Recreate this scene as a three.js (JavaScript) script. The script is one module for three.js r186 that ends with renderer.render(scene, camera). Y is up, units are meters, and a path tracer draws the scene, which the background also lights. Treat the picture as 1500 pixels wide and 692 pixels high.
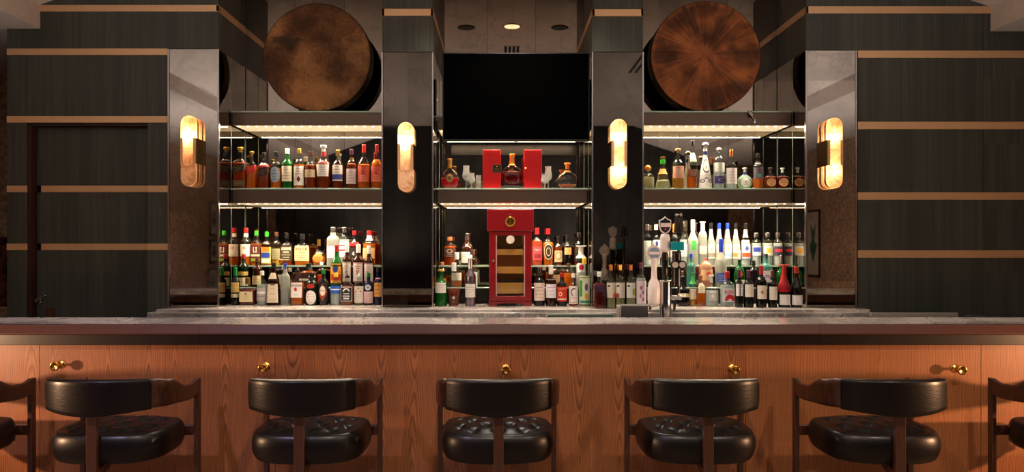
import * as THREE from 'three';
import { RoundedBoxGeometry } from 'three/addons/geometries/RoundedBoxGeometry.js';
import { mergeGeometries } from 'three/addons/utils/BufferGeometryUtils.js';
import { RectAreaLightUniformsLib } from 'three/addons/lights/RectAreaLightUniformsLib.js';

// ---------------------------------------------------------------- camera, exposure, large lights
const F = 1113, PX0 = 735, PY0 = 360, EYE = 1.45;          // focal length and vanishing point in photo pixels; eye height in metres
const scene = new THREE.Scene();
scene.background = new THREE.Color(0x000000);
const camera = new THREE.PerspectiveCamera(2 * Math.atan(346 / F) * 180 / Math.PI, 1500 / 692, 0.05, 60);
camera.position.set(0, EYE, 0);
camera.lookAt(0, EYE, -1);
camera.setViewOffset(1500, 692, 750 - PX0, 346 - PY0, 1500, 692);
const renderer = new THREE.WebGLRenderer({ antialias: true });
renderer.toneMapping = THREE.LinearToneMapping;
renderer.toneMappingExposure = 1.0;
renderer.shadowMap.enabled = true;
RectAreaLightUniformsLib.init();
const LIGHT = {
  sideLamp: [[17, 0xffc698], [20, 0xffbe8c]],   // two unseen lamps past the bar ends, raking the bar front
  up: [38, 0xfaf4f0],                            // four unseen floor uplighters, placed to light the ceiling
  down: [16, 0xfff0e2],                           // ceiling downlights over the aisle
  stool: [29, 0xffe2c8],                         // unseen warm downlights, placed to light the bar front
  unseenCool: [36, 0xe2ccff],                           // unseen violet downlight, tinting the bar near the jib door
  sconce: [0.85, 0xffd29a],
  bulb: 0.17,
  led: [320, 0xffe6c4],
};

// ---------------------------------------------------------------- helpers
const D = 5.3, BACK = 5.86, SHELF = 5.54;                    // distances of the pilaster face, the niche mirrors and the shelf fronts
const X = (px, d = D) => (px - PX0) / F * d;
const Y = (py, d = D) => EYE - (py - PY0) / F * d;
function rng(seed) { let a = seed >>> 0; return () => { a = (a + 0x6D2B79F5) >>> 0; let t = a; t = Math.imul(t ^ (t >>> 15), t | 1); t ^= t + Math.imul(t ^ (t >>> 7), t | 61); return ((t ^ (t >>> 14)) >>> 0) / 4294967296; }; }
const hash2 = (x, y, s = 0) => { let h = (x * 374761393 + y * 668265263 + s * 1274126177) | 0; h = Math.imul(h ^ (h >>> 13), 1274126177); return ((h ^ (h >>> 16)) >>> 0) / 4294967296; };
function noise(x, y, s = 0) {
  const ix = Math.floor(x), iy = Math.floor(y), fx = x - ix, fy = y - iy, u = fx * fx * (3 - 2 * fx), v = fy * fy * (3 - 2 * fy);
  const a = hash2(ix, iy, s), b = hash2(ix + 1, iy, s), c = hash2(ix, iy + 1, s), d = hash2(ix + 1, iy + 1, s);
  return a + (b - a) * u + (c - a) * v + (a - b - c + d) * u * v;
}
function fbm(x, y, s = 0, o = 4) { let t = 0, a = 0.5, n = 0; for (let i = 0; i < o; i++) { t += a * noise(x, y, s + i * 17); n += a; a *= 0.5; x *= 2.03; y *= 2.03; } return t / n; }
const clamp = (x, a = 0, b = 1) => Math.min(b, Math.max(a, x)), mix = (a, b, t) => a + (b - a) * t, smooth = (a, b, x) => { const t = clamp((x - a) / (b - a)); return t * t * (3 - 2 * t); };
const taken = new Map();
function numbered(n) { const k = taken.get(n) ?? 0; taken.set(n, k + 1); return k ? n + '_' + String(k).padStart(3, '0') : n; }
function shade(o) { o.castShadow = true; o.receiveShadow = true; return o; }
function tag(o, label, category, group, kind) { if (label) o.userData.label = label; if (category) o.userData.category = category; if (group) o.userData.group = group; if (kind) o.userData.kind = kind; return o; }
function thing(name, label, category, p = [0, 0, 0], turn = 0, group) {
  const o = new THREE.Group(); o.name = numbered(name); o.position.set(...p); o.rotation.y = turn; scene.add(o);
  return tag(o, label, category, group);
}
function struct(name) { const o = new THREE.Group(); o.name = numbered(name); scene.add(o); o.userData.kind = 'structure'; return o; }
function part(parent, name, geo, mat, p, label) {
  const m = shade(new THREE.Mesh(geo, mat)); m.name = name; if (p) m.position.set(...p); parent.add(m); if (label) m.userData.label = label; return m;
}
// world-size uv: u across, v up (or depth), in metres divided by s
function metreUV(g, s = 1, ou = 0, ov = 0, swap = false) {
  g = g.index ? g.toNonIndexed() : g;
  const p = g.attributes.position, n = g.attributes.normal, uv = new Float32Array(p.count * 2);
  for (let i = 0; i < p.count; i++) {
    const ax = Math.abs(n.getX(i)), ay = Math.abs(n.getY(i)), az = Math.abs(n.getZ(i));
    let u, v;
    if (az >= ax && az >= ay) { u = p.getX(i); v = p.getY(i); } else if (ax >= ay) { u = p.getZ(i); v = p.getY(i); } else { u = p.getX(i); v = p.getZ(i); }
    if (swap) [u, v] = [v, u];
    uv[2 * i] = (u + ou) / s; uv[2 * i + 1] = (v + ov) / s;
  }
  g.setAttribute('uv', new THREE.BufferAttribute(uv, 2));
  return g;
}
// a box between two corners; rounded when r > 0
function boxG(x0, x1, y0, y1, z0, z1, r = 0) {
  const w = x1 - x0, h = y1 - y0, d = z1 - z0;
  const g = r > 0 ? new RoundedBoxGeometry(w, h, d, 2, Math.min(r, w / 2.01, h / 2.01, d / 2.01)) : new THREE.BoxGeometry(w, h, d);
  g.translate((x0 + x1) / 2, (y0 + y1) / 2, (z0 + z1) / 2);
  return g;
}
function dataTex(w, h, fn, srgb = true, wrap = THREE.RepeatWrapping) {
  const a = new Uint8Array(w * h * 4);
  for (let y = 0; y < h; y++) for (let x = 0; x < w; x++) {
    const c = fn(x / w, y / h, x, y), i = (y * w + x) * 4;
    a[i] = clamp(c[0]) * 255; a[i + 1] = clamp(c[1]) * 255; a[i + 2] = clamp(c[2]) * 255; a[i + 3] = 255;
  }
  const t = new THREE.DataTexture(a, w, h); t.magFilter = THREE.LinearFilter; t.minFilter = THREE.LinearFilter; t.wrapS = t.wrapT = wrap; if (srgb) t.colorSpace = THREE.SRGBColorSpace; t.needsUpdate = true;
  return t;
}
const std = (o) => new THREE.MeshStandardMaterial(o), phys = (o) => new THREE.MeshPhysicalMaterial(o);
const lerp3 = (a, b, t) => [mix(a[0], b[0], t), mix(a[1], b[1], t), mix(a[2], b[2], t)];

// ---------------------------------------------------------------- textures and materials
// oak-brown veneer: plain-sawn cathedral leaves, 0.21 m wide, book-matched; 2.4 x 1.2 m
function veneer(seed, straight) {
  return dataTex(2048, 1024, (u, v) => {
    const x = u * 2.4, y = v * 1.2, leaf = 0.2, k = Math.floor(x / leaf), r = hash2(k >> 1, seed, 3), flip = k & 1 ? -1 : 1;
    const lx = (x / leaf - k - 0.5) * flip, cx = lx * leaf;
    const wob = (fbm(x * 9, y * 2.4, seed, 4) - 0.5) * 0.035;
    const off = straight ? 0.34 + r * 0.1 : (hash2(k >> 1, seed, 6) - 0.5) * 0.09, d0 = straight ? 0.03 : (y - 0.2 - r * 0.9) * (0.06 + 0.07 * hash2(k >> 1, seed, 5));
    const rad = Math.hypot((cx + off) * (straight ? 0.55 : 1) + wob, d0 + 0.02 * (fbm(x * 3, y * 0.7, seed + 5, 2) - 0.5));
    const ring = rad / (straight ? 0.007 : 0.0072), f = ring - Math.floor(ring), band = smooth(0.35, 0.93, f) * (1 - smooth(0.94, 1, f));
    const pore = noise(x * 900, y * 26, seed + 9), pore2 = noise(x * 330, y * 9, seed + 11), cloud = fbm(x * 2.2, y * 0.8, seed + 21, 3);
    let t = 0.55 * (1 - band * (straight ? 0.34 : 0.62)) + 0.2 * cloud + 0.12 * pore2 + 0.1 * smooth(0.1, 0.5, pore);
    t += (hash2(k, seed, 8) - 0.5) * 0.09;
    return lerp3([0.235, 0.125, 0.066], [0.645, 0.405, 0.235], clamp(t));
  });
}
const texVeneerA = veneer(11, false), texVeneerB = veneer(37, true);
// dark fumed wall veneer with fine vertical stripes; 2 x 2 m
const texFumed = dataTex(1024, 512, (u, v) => {
  const x = u * 2, y = v * 2, a = noise(x * 260, y * 3, 3), b = noise(x * 60, y * 1.1, 7), c = noise(x * 14, y * 0.6, 12), p = noise(x * 480, y * 30, 19);
  const t = clamp(0.34 * a + 0.34 * b + 0.3 * c + 0.12 * (p - 0.5));
  return lerp3([0.16, 0.175, 0.16], [0.335, 0.35, 0.315], t);
});
// grey-violet marble with pale veins; 1.6 x 0.8 m
const texMarble = dataTex(1024, 512, (u, v) => {
  const x = u * 1.6, y = v * 0.8, wx = x * 2.2 + 1.4 * fbm(x * 2.5, y * 2.5, 4, 4), wy = y * 3.4 + 1.2 * fbm(x * 2.5 + 9, y * 2.5, 8, 4);
  const flow = fbm(wx, wy * 1.4, 31, 5), vein = Math.abs(fbm(wx * 1.7, wy * 1.9, 51, 4) - 0.5), vein2 = Math.abs(fbm(wx * 4.1 + 3, wy * 3.1, 71, 3) - 0.5);
  let c = lerp3([0.50, 0.475, 0.465], [0.80, 0.77, 0.75], smooth(0.25, 0.72, flow));
  c = lerp3(c, [0.88, 0.85, 0.81], (1 - smooth(0, 0.022, vein)) * 0.85);
  c = lerp3(c, [0.3, 0.26, 0.245], (1 - smooth(0, 0.016, vein2)) * 0.45);
  const g = noise(x * 240, y * 240, 5) * 0.05 - 0.025;
  return [c[0] + g, c[1] + g, c[2] + g];
});
const texWalnut = dataTex(512, 512, (u, v) => {
  const a = noise(u * 9 + fbm(u * 3, v * 3, 2, 2) * 2, v * 90, 3), b = noise(u * 5, v * 240, 8);
  return lerp3([0.12, 0.058, 0.034], [0.30, 0.155, 0.088], clamp(0.6 * a + 0.4 * b));
});
const texLeather = dataTex(512, 512, (u, v) => { const a = noise(u * 120, v * 120, 3), b = noise(u * 60, v * 60, 9); const t = 0.5 + 0.5 * (a * 0.6 + b * 0.4 - 0.5); return [t, t, t]; }, false);
const texPlaster = dataTex(512, 512, (u, v) => { const t = fbm(u * 30, v * 30, 6, 4), k = 0.96 + 0.08 * (t - 0.5); return [k, k, k]; });
const texPaper = dataTex(512, 512, (u, v) => {   // tan figured wall covering
  const t = fbm(u * 26, v * 26, 14, 3), q = noise(u * 200, v * 200, 3);
  return lerp3([0.50, 0.40, 0.32], [0.70, 0.585, 0.475], clamp(0.75 * smooth(0.3, 0.7, t) + 0.25 * q));
});
const texFelt = dataTex(512, 512, (u, v) => lerp3([0.17, 0.165, 0.16], [0.27, 0.26, 0.25], fbm(u * 20, v * 3, 3, 3)));
// patinated bronze: mottled
const texDiscA = dataTex(1024, 1024, (u, v) => {
  const x = u * 2 - 1, y = v * 2 - 1, a = Math.atan2(y, x), r = Math.hypot(x, y);
  const m = fbm(x * 1.5 + 4 + 0.5 * fbm(x * 3, y * 3, 2, 3), y * 1.5, 5, 6), st = noise(x * 40, y * 40, 15), blot = fbm(x * 4 + 7, y * 6, 44, 4);
  let c = lerp3([0.30, 0.185, 0.105], [0.70, 0.50, 0.31], smooth(0.25, 0.75, 0.9 * m + 0.1 * st));
  const dark = smooth(0.56, 0.74, blot) * smooth(0.95, 0.2, Math.hypot(x + 0.42, y - 0.08));
  c = lerp3(c, [0.22, 0.17, 0.125], dark * 0.8);
  return lerp3(c, [0.30, 0.19, 0.11], smooth(0.93, 1.0, r) * 0.5 * noise(a * 20, 1, 3));
}, true, THREE.ClampToEdgeWrapping);
// patinated copper: strokes radiating from the centre
const texDiscB = dataTex(1024, 1024, (u, v) => {
  const x = u * 2 - 1, y = v * 2 - 1, a = Math.atan2(y - 0.02, x + 0.02), r = Math.hypot(x, y);
  const ca = Math.cos(a), sa = Math.sin(a), ray = noise(ca * 22 + 40, sa * 22 + r * 1.4 + 40, 5), ray2 = noise(ca * 60 + 90, sa * 60 + r * 2.2 + 90, 25), wedge = noise(ca * 4.2 + 20, sa * 4.2 + 20 + r * 0.3, 33), m = fbm(x * 3, y * 3, 66, 4);
  const t = clamp(0.15 * ray + 0.14 * ray2 + 0.06 * wedge + 0.67 * m);
  let c = lerp3([0.27, 0.15, 0.082], [0.76, 0.46, 0.26], smooth(0.15, 0.85, t));
  c = lerp3(c, [0.27, 0.17, 0.13], smooth(0.55, 0.75, fbm(x * 2.2 + 3 + ca, y * 2.2 + sa, 91, 4)) * 0.5);
  return lerp3(c, [0.86, 0.52, 0.27], smooth(0.9, 1.0, r) * 0.5 * noise(a * 14, 3, 4));
}, true, THREE.ClampToEdgeWrapping);
const texPatinaRough = dataTex(512, 512, (u, v) => { const t = 0.36 + 0.3 * fbm(u * 9, v * 9, 8, 4); return [t, t, t]; }, false);
const texSmudge = dataTex(512, 512, (u, v) => { const t = 0.02 + 0.07 * smooth(0.5, 0.85, fbm(u * 6, v * 5, 17, 5)); return [t, t, t]; }, false);
const texAntique = dataTex(512, 512, (u, v) => {  // bronze mirror with cloudy silvering
  const a = fbm(u * 5 + fbm(u * 4, v * 4, 3, 3) * 1.6, v * 5, 9, 5), vein = Math.abs(fbm(u * 6 + 3, v * 6, 27, 4) - 0.5);
  let c = lerp3([0.66, 0.635, 0.615], [0.75, 0.72, 0.695], smooth(0.3, 0.7, a));
  return lerp3(c, [0.50, 0.50, 0.47], (1 - smooth(0, 0.03, vein)) * 0.22);
});

const texAlabaster = dataTex(256, 256, (u, v) => { const a = fbm(u * 5 + fbm(u * 4, v * 4, 2, 3) * 2, v * 5, 7, 5), w = Math.abs(fbm(u * 4 + 2, v * 4, 33, 4) - 0.5); return lerp3(lerp3([0.86, 0.74, 0.60], [1, 0.97, 0.92], smooth(0.3, 0.65, a)), [0.72, 0.55, 0.40], (1 - smooth(0, 0.02, w)) * 0.45); });
const M = {
  fumed: std({ map: texFumed, roughness: 0.42 }),
  core: std({ color: 0x1a1814, roughness: 0.8 }),
  brass: std({ color: 0xecc296, metalness: 0.7, roughness: 0.36 }),
  brassBright: std({ color: 0xd9a14e, metalness: 1, roughness: 0.18 }),
  goldCap: std({ color: 0xd8aa55, metalness: 1, roughness: 0.25 }),
  mirror: std({ map: texAntique, metalness: 1, roughnessMap: texSmudge, roughness: 1 }),
  mirrorDark: std({ map: texAntique, color: 0x8d8680, metalness: 1, roughnessMap: texSmudge, roughness: 1 }),
  mirrorNiche: std({ map: texAntique, color: 0xcfc8c0, metalness: 1, roughness: 0.015 }),
  glassEdge: std({ color: 0x9fb3a4, roughness: 0.15, metalness: 0.4 }),
  steelTrim: std({ color: 0xb9b3b4, roughness: 0.2, metalness: 1 }),
  marble: std({ map: texMarble, roughness: 0.14 }),
  veneerA: std({ map: texVeneerA, roughness: 0.4 }),
  veneerB: std({ map: texVeneerB, roughness: 0.4 }),
  mahogany: phys({ color: 0x42261f, roughness: 0.3, specularIntensity: 0.6, clearcoat: 0.2, clearcoatRoughness: 0.15 }),
  shadedWood: phys({ color: 0x120806, roughness: 0.32 }),  // wood darkened to near black: shade on the lower bar edge
  walnut: phys({ map: texWalnut, roughness: 0.34, clearcoat: 0.35, clearcoatRoughness: 0.25 }),
  leather: phys({ color: 0x070505, roughness: 0.36, specularIntensity: 0.5, bumpMap: texLeather, bumpScale: 0.0006, clearcoat: 0.12, clearcoatRoughness: 0.3 }),
  plaster: std({ map: texPlaster, color: 0xbdb4ac, roughness: 0.92 }),
  paper: std({ map: texPaper, roughness: 0.85 }),
  felt: std({ map: texFelt, roughness: 0.95 }),
  floor: std({ color: 0x6b5644, roughness: 0.55 }),  // out of view; tone raised to bounce light onto the bar front
  discA: std({ map: texDiscA, metalness: 0.55, roughnessMap: texPatinaRough, roughness: 1 }),
  discB: std({ map: texDiscB, metalness: 0.5, roughnessMap: texPatinaRough, roughness: 1 }),
  discRim: std({ color: 0x5d4226, metalness: 0.9, roughness: 0.42 }),
  bronzeBox: std({ color: 0x75645a, metalness: 1, roughness: 0.36 }),
  black: std({ color: 0x0a0a0b, roughness: 0.4 }),
  screen: phys({ color: 0x010101, roughness: 0.5, specularIntensity: 0.02 }),
  chrome: std({ color: 0xc9c8c8, metalness: 1, roughness: 0.1 }),
  steel: std({ color: 0xd6d2cb, metalness: 1, roughness: 0.42 }),
  pane: phys({ color: 0xeef4f0, transmission: 1, roughness: 0, thickness: 0 }),
  undersideGlow: std({ color: 0xf4e6cc, emissive: 0xffe6bc, emissiveIntensity: 0.5 }),  // emission stands for light falling on the shelf undersides
  ledBead: std({ color: 0xfff0d8, emissive: 0xffe9c4, emissiveIntensity: 6 }),
  alabaster: phys({ map: texAlabaster, color: 0xfff2e0, transmission: 0.62, roughness: 0.97, thickness: 0 }),
  bulb: std({ color: 0xfff2dc, emissive: 0xffdfae, emissiveIntensity: 4 }),
  globe: std({ color: 0xfff0dc, emissive: 0xffc388, emissiveIntensity: 3 }),
};

// ---------------------------------------------------------------- room shell
{
  const fl = struct('floor'); part(fl, 'floor_boards', metreUV(boxG(-4.95, 4.95, -0.1, 0, -6.75, 2.55)), M.floor);
  const CY = 3.5;
  const ce = struct('ceiling');
  const xa = X(59), xb = X(1451), ya = Y(7), yb = Y(10);
  const run = (x0, y0, x1, y1, name) => {        // a strip of plaster from front to back
    const s = new THREE.Shape([[x0, y0], [x1, y1], [x1, y1 + 0.12], [x0, y0 + 0.12]].map((q) => new THREE.Vector2(...q)));
    const g = new THREE.ExtrudeGeometry(s, { depth: 9.2, bevelEnabled: false }); g.translate(0, 0, -6.7);
    part(ce, name, metreUV(g, 1.5), M.plaster);
  };
  const xL = xa + (CY - ya) / 0.36, xR = xb - (CY - yb) / 0.33;
  run(xL, CY, xR, CY, 'ceiling_field');
  run(xa, ya, xL, CY, 'sloping_cove'); run(xR, CY, xb, yb, 'sloping_cove');
  part(ce, 'soffit', metreUV(boxG(-4.95, xa, Y(42), CY + 0.12, -6.7, 2.5), 1.5), M.plaster);
  part(ce, 'soffit', metreUV(boxG(xb, 4.95, Y(46), CY + 0.12, -5.3, 2.5), 1.5), M.plaster);

  const wl = struct('wall_left'); part(wl, 'wall_covering', metreUV(boxG(-4.95, -4.85, 0, 3.6, -6.7, 2.5), 0.8), M.paper);
  const wr = struct('wall_right'); part(wr, 'wall_covering', metreUV(boxG(4.85, 4.95, 0, 3.6, -6.7, 2.5), 0.8), M.paper);
  const wf = struct('wall_front');                              // behind the camera, seen in the mirrors
  part(wf, 'wall_covering', metreUV(boxG(-4.85, -4.2, 0, 3.6, 2.4, 2.5), 0.8), M.paper);
  part(wf, 'wall_covering', metreUV(boxG(4.2, 4.85, 0, 3.6, 2.4, 2.5), 0.8), M.paper);
  part(wf, 'dark_drapery_wall', metreUV(boxG(-4.2, 4.2, 0, 3.6, 2.4, 2.5), 1.4), M.felt);
  const wh = struct('wall_hall'); part(wh, 'wall_covering', metreUV(boxG(-4.85, -3.3, 0, 3.2, -6.72, -6.6), 0.8), M.paper);
}

// ---------------------------------------------------------------- back wall: fumed panels, brass strips, pilasters, niches
const NICHES = [[320, 560, 'under the mottled disc'], [634, 868, 'under the television'], [942, 1181, 'under the streaked copper disc']];
const LEDGE = 1.021, TOP = 3.62;
const wb = struct('wall_back');
const PT = 0.016;                                              // panel thickness
let woodK = 0;
function woodPanel(x0, x1, y0, y1, z = -D, parent = wb) {      // one veneered panel with an eased edge and a joint around it
  const j = 0.0012;
  return part(parent, 'wood_panel', metreUV(boxG(x0 + j, x1 - j, y0 + j, y1 - j, z - PT, z, 0.0015), 2, (woodK += 0.37), woodK * 0.61), M.fumed);
}
function brassStrip(x0, x1, yc, z = -D, h = 0.047, parent = wb) { return part(parent, 'brass_strip', metreUV(boxG(x0, x1, yc - h / 2, yc + h / 2, z - PT, z + 0.003, 0.002)), M.brass); }
{
  // solid cores behind the panels
  const core = (x0, x1, y0 = 0, y1 = TOP, zf = -D - PT) => part(wb, 'wall_core', boxG(x0, x1, y0, y1, -6.0, zf), M.core);
  core(X(10), X(40)); core(X(40), X(215), Y(182)); core(X(215), X(320) - PT);
  part(wb, 'wall_core', boxG(X(40), X(215), 0, Y(182), -6.0, -D - 0.13), M.core);
  core(X(560) + PT, X(634) - PT); core(X(868) + PT, X(942) - PT); core(X(1181) + PT, 4.85);
  part(wb, 'wall_core', boxG(X(320), X(1181), 0, TOP, -6.0, -BACK - 0.012), M.core);
  part(wb, 'wall_core', boxG(X(320) - PT, X(1181) + PT, 0, LEDGE - 0.05, -BACK - 0.012, -D - 0.02), M.core);
  // wing beside the jib door
  const yS = [Y(12), Y(76), Y(175), Y(277), Y(362)], h = 0.047;
  const xs = [X(10), X(247), X(320)];
  woodPanel(xs[0], xs[2], yS[0] + h / 2, TOP); brassStrip(xs[0], xs[2] + 0.003, yS[0]);
  woodPanel(xs[0], xs[2], Y(71.5), yS[0] - h / 2);
  brassStrip(xs[0], xs[1] - 0.008, yS[1]); woodPanel(xs[0], xs[1] - 0.008, yS[2] + h / 2, yS[1] - h / 2); brassStrip(xs[0], xs[1] - 0.008, yS[2]);
  for (const [a, b] of [[10, 39], [216, 246]]) {
    woodPanel(X(a), X(b), yS[3] + h / 2, yS[2] - h / 2); brassStrip(X(a), X(b), yS[3]);
    woodPanel(X(a), X(b), yS[4] + h / 2, yS[3] - h / 2); brassStrip(X(a), X(b), yS[4]);
    woodPanel(X(a), X(b), 0, yS[4] - h / 2);
  }
  // wing beside the copper disc
  const yR = [Y(14.5), Y(79.5), Y(184), Y(287.5), Y(372.5)], xr = [X(1181), X(1255), X(1441), 4.85];
  woodPanel(xr[0], xr[2], yR[0] + h / 2, TOP); woodPanel(xr[2], xr[3], yR[0] + h / 2, TOP); brassStrip(xr[0] - 0.003, xr[3], yR[0], -D, 0.05);
  woodPanel(xr[0], xr[2], Y(73.5), yR[0] - 0.025); woodPanel(xr[2], xr[3], Y(73.5), yR[0] - 0.025);
  for (let k = 1; k < 5; k++) {
    brassStrip(xr[1] + 0.008, xr[3], yR[k], -D, 0.053);
    const lo = k < 4 ? yR[k + 1] + 0.0265 : 0;
    woodPanel(xr[1] + 0.008, xr[2], lo, yR[k] - 0.0265); woodPanel(xr[2], xr[3], lo, yR[k] - 0.0265);
  }
  // the heads of the two centre pilasters
  for (const [a, b, s] of [[560, 634, 18], [868, 942, 18.5]]) {
    woodPanel(X(a), X(b), Y(s) + 0.025, TOP); brassStrip(X(a) - 0.003, X(b) + 0.003, Y(s), -D, 0.05); woodPanel(X(a), X(b), Y(76), Y(s) - 0.025);
  }
  // the upper cheeks of the niches, fumed wood with the strip carried round
  for (const [px, s, ys, top] of [[320, 1, 12, 71.5], [560, -1, 18, 76], [634, 1, 18, 76], [868, -1, 18.5, 76], [942, 1, 18.5, 76], [1181, -1, 14.5, 73.5]]) {
    const x = X(px), x0 = s > 0 ? x - PT : x, x1 = s > 0 ? x : x + PT, yc = Y(ys);
    const cheek = (y0, y1) => part(wb, 'wood_panel', metreUV(boxG(x0, x1, y0, y1, -BACK, -D - 0.001, 0.001), 2, woodK += 0.31), M.fumed);
    cheek(yc + 0.025, TOP); cheek(Y(top), yc - 0.025);
    part(wb, 'brass_strip', boxG(x0 - (s < 0 ? 0.003 : 0), x1 + (s > 0 ? 0.003 : 0), yc - 0.025, yc + 0.025, -BACK, -D + 0.003, 0.002), M.brass);
  }
}
{ // jib door in the same panelling, set back in its reveal
  const d = struct('door_1'), z = -D - 0.07, h = 0.047, yS = [Y(277, D + 0.07), Y(362, D + 0.07)], x0 = X(45), x1 = X(215) - 0.006;
  const panel = (a, b, y0, y1) => part(d, 'wood_panel', metreUV(boxG(a, b, y0, y1, z - 0.04, z, 0.0015), 2, (woodK += 0.41), woodK), M.fumed);
  for (const [y0, y1] of [[yS[0] + h / 2, Y(184)], [yS[1] + h / 2, yS[0] - h / 2], [0.01, yS[1] - h / 2]]) panel(x0, x1, y0 + 0.001, y1 - 0.001);
  for (const y of yS) part(d, 'brass_strip', boxG(x0 + 0.03, x1, y - h / 2, y + h / 2, z - 0.03, z + 0.003, 0.002), M.brass);
  part(d, 'jamb', boxG(X(40), X(45) - 0.002, 0, Y(182), -D - 0.129, -D - 0.01), std({ color: 0x33170f, roughness: 0.4 }));
  part(d, 'jamb', boxG(X(40), X(215), Y(184), Y(182), -D - 0.129, -D - 0.01), std({ color: 0x33170f, roughness: 0.4 }));
  const hx = X(56), hy = Y(437), g = new THREE.CylinderGeometry(0.022, 0.022, 0.012, 20); g.rotateX(Math.PI / 2); g.translate(hx - 0.03, hy - 0.02, z + 0.006);
  const lever = new THREE.CapsuleGeometry(0.008, 0.07, 4, 10); lever.rotateZ(-1.15); lever.translate(hx + 0.005, hy, z + 0.045);
  const stem = new THREE.CylinderGeometry(0.007, 0.007, 0.045, 10); stem.rotateX(Math.PI / 2); stem.translate(hx - 0.03, hy - 0.02, z + 0.025);
  part(d, 'door_handle', mergeGeometries([g, stem, lever].map((q) => q.toNonIndexed())), M.chrome);
  part(d, 'lock_plate', boxG(X(59), X(72), Y(470), Y(452), z, z + 0.012, 0.003), std({ color: 0x6a4a35, metalness: 0.8, roughness: 0.4 }));
}
// mirrors
const MIRRORS = [
  [247, 320, 71.5, 'tall bronze mirror pilaster beside the jib door wall', M.mirror], [560, 634, 76, 'tall dark mirror pilaster between the mottled disc and the television', M.mirrorDark],
  [868, 942, 76, 'tall dark mirror pilaster between the television and the streaked copper disc', M.mirrorDark], [1181, 1254, 73.5, 'tall bronze mirror pilaster between the streaked copper disc and bare panelling', M.mirror]];
for (const [a, b, top, label, mat] of MIRRORS) {
  const o = thing('mirror_pilaster', label, 'mirror', [X((a + b) / 2), LEDGE, -D]), w = X(b) - X(a), h = Y(top) - LEDGE - 0.002;
  part(o, 'mirror_glass', metreUV(boxG(-w / 2 + 0.006, w / 2 - 0.006, 0, h, -PT, 0, 0.002), 1.4, a * 0.01, a * 0.02), mat);
  for (const s of [-1, 1]) part(o, 'edge_trim', boxG(s * w / 2 - 0.0055, s * w / 2 + 0.0045, 0, h, -PT, 0.004), M.steelTrim);
}
for (const [a, b, where] of NICHES) {
  const x0 = X(a), x1 = X(b);
  const bm = thing('niche_mirror', `smoky mirror backing the recess ${where}`, 'mirror', [(x0 + x1) / 2, LEDGE, -BACK]);
  const n = 3, w = (x1 - x0) / n;
  for (let i = 0; i < n; i++) part(bm, 'mirror_sheet', metreUV(boxG(-(x1 - x0) / 2 + i * w + 0.001, -(x1 - x0) / 2 + (i + 1) * w - 0.001, 0, TOP - LEDGE, -0.01, 0), 1.7, a * 0.013 + i), M.mirrorNiche);
  for (const s of [1, -1]) {
    const x = s > 0 ? x0 : x1, top = Y(a === 320 && s > 0 ? 71.5 : b === 1181 && s < 0 ? 73.5 : 76);
    const side = s > 0 ? { 320: 'beside the jib door wall', 634: 'near the cognac decanter', 942: 'behind the beer taps' }[a] : { 560: 'near the red-capped whiskies', 868: 'near the flat round decanter', 1181: 'beside the wine bottles' }[b];
    const o = thing('mirrored_return', `narrow mirror strips lining the recess cheek ${side}`, 'mirror', [x, LEDGE, -D]);
    const zs = [0.018, 0.25, 0.549], t = s > 0 ? [-PT, 0] : [0, PT];
    for (let i = 0; i < 2; i++) part(o, 'mirror_strip', metreUV(boxG(t[0], t[1], 0, top - LEDGE - 0.002, -zs[i + 1] + 0.0015, -zs[i] - 0.0015), 1.7, a * 0.02 + i), M.mirrorNiche);
    for (const z of [zs[1], zs[2]]) part(o, 'glass_edge', boxG(s > 0 ? -0.004 : -0.001, s > 0 ? 0.001 : 0.004, 0, top - LEDGE - 0.002, -z - 0.0018, -z + 0.0018), M.glassEdge);
  }
}

// ---------------------------------------------------------------- shelves and canopies with their LED lines
function shelf(px0, px1, yTop, yBot, name, label, lip) {
  const x0 = X(px0) + 0.012, x1 = X(px1) - 0.012, w = x1 - x0, d = BACK - SHELF - 0.004;
  const o = thing(name, label, 'shelf', [(x0 + x1) / 2, yBot, -SHELF]), h = yTop - yBot;
  part(o, 'bronze_case', metreUV(boxG(-w / 2, w / 2, 0, h - 0.012, -d, 0, 0.002)), M.bronzeBox);
  part(o, 'glass_top', boxG(-w / 2 - 0.008, w / 2 + 0.008, h - 0.0115, h, -d, 0.012, 0.002), M.glassEdge);
  part(o, 'brass_lip', boxG(-w / 2, w / 2, -lip, 0.0, -0.018, -0.002, 0.002), std({ color: 0xbfae94, metalness: 1, roughness: 0.28 }));
  const n = Math.round(w / 0.066);
  part(o, 'glowing_underside', boxG(-w / 2 + 0.01, w / 2 - 0.01, -0.004, 0.0, -d + 0.02, -0.022), M.undersideGlow);  // no lamp itself: glows as the underside lit by the beads
  for (let i = 0; i < n; i++) part(o, 'led_bead', boxG(-0.006, 0.006, -0.008, -0.004, -0.051, -0.041), M.ledBead, [-w / 2 + (i + 0.5) * w / n, 0, 0]);
  const L = new THREE.RectAreaLight(LIGHT.led[1], LIGHT.led[0], w - 0.06, 0.02);
  L.position.set(0, -0.009, -0.046); L.rotation.x = -Math.PI / 2; L.name = 'led_light'; o.add(L);
  return o;
}
const SY = Y(276, SHELF), SB = Y(297, SHELF), CT = Y(163, SHELF), CB = Y(183, SHELF);
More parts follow.
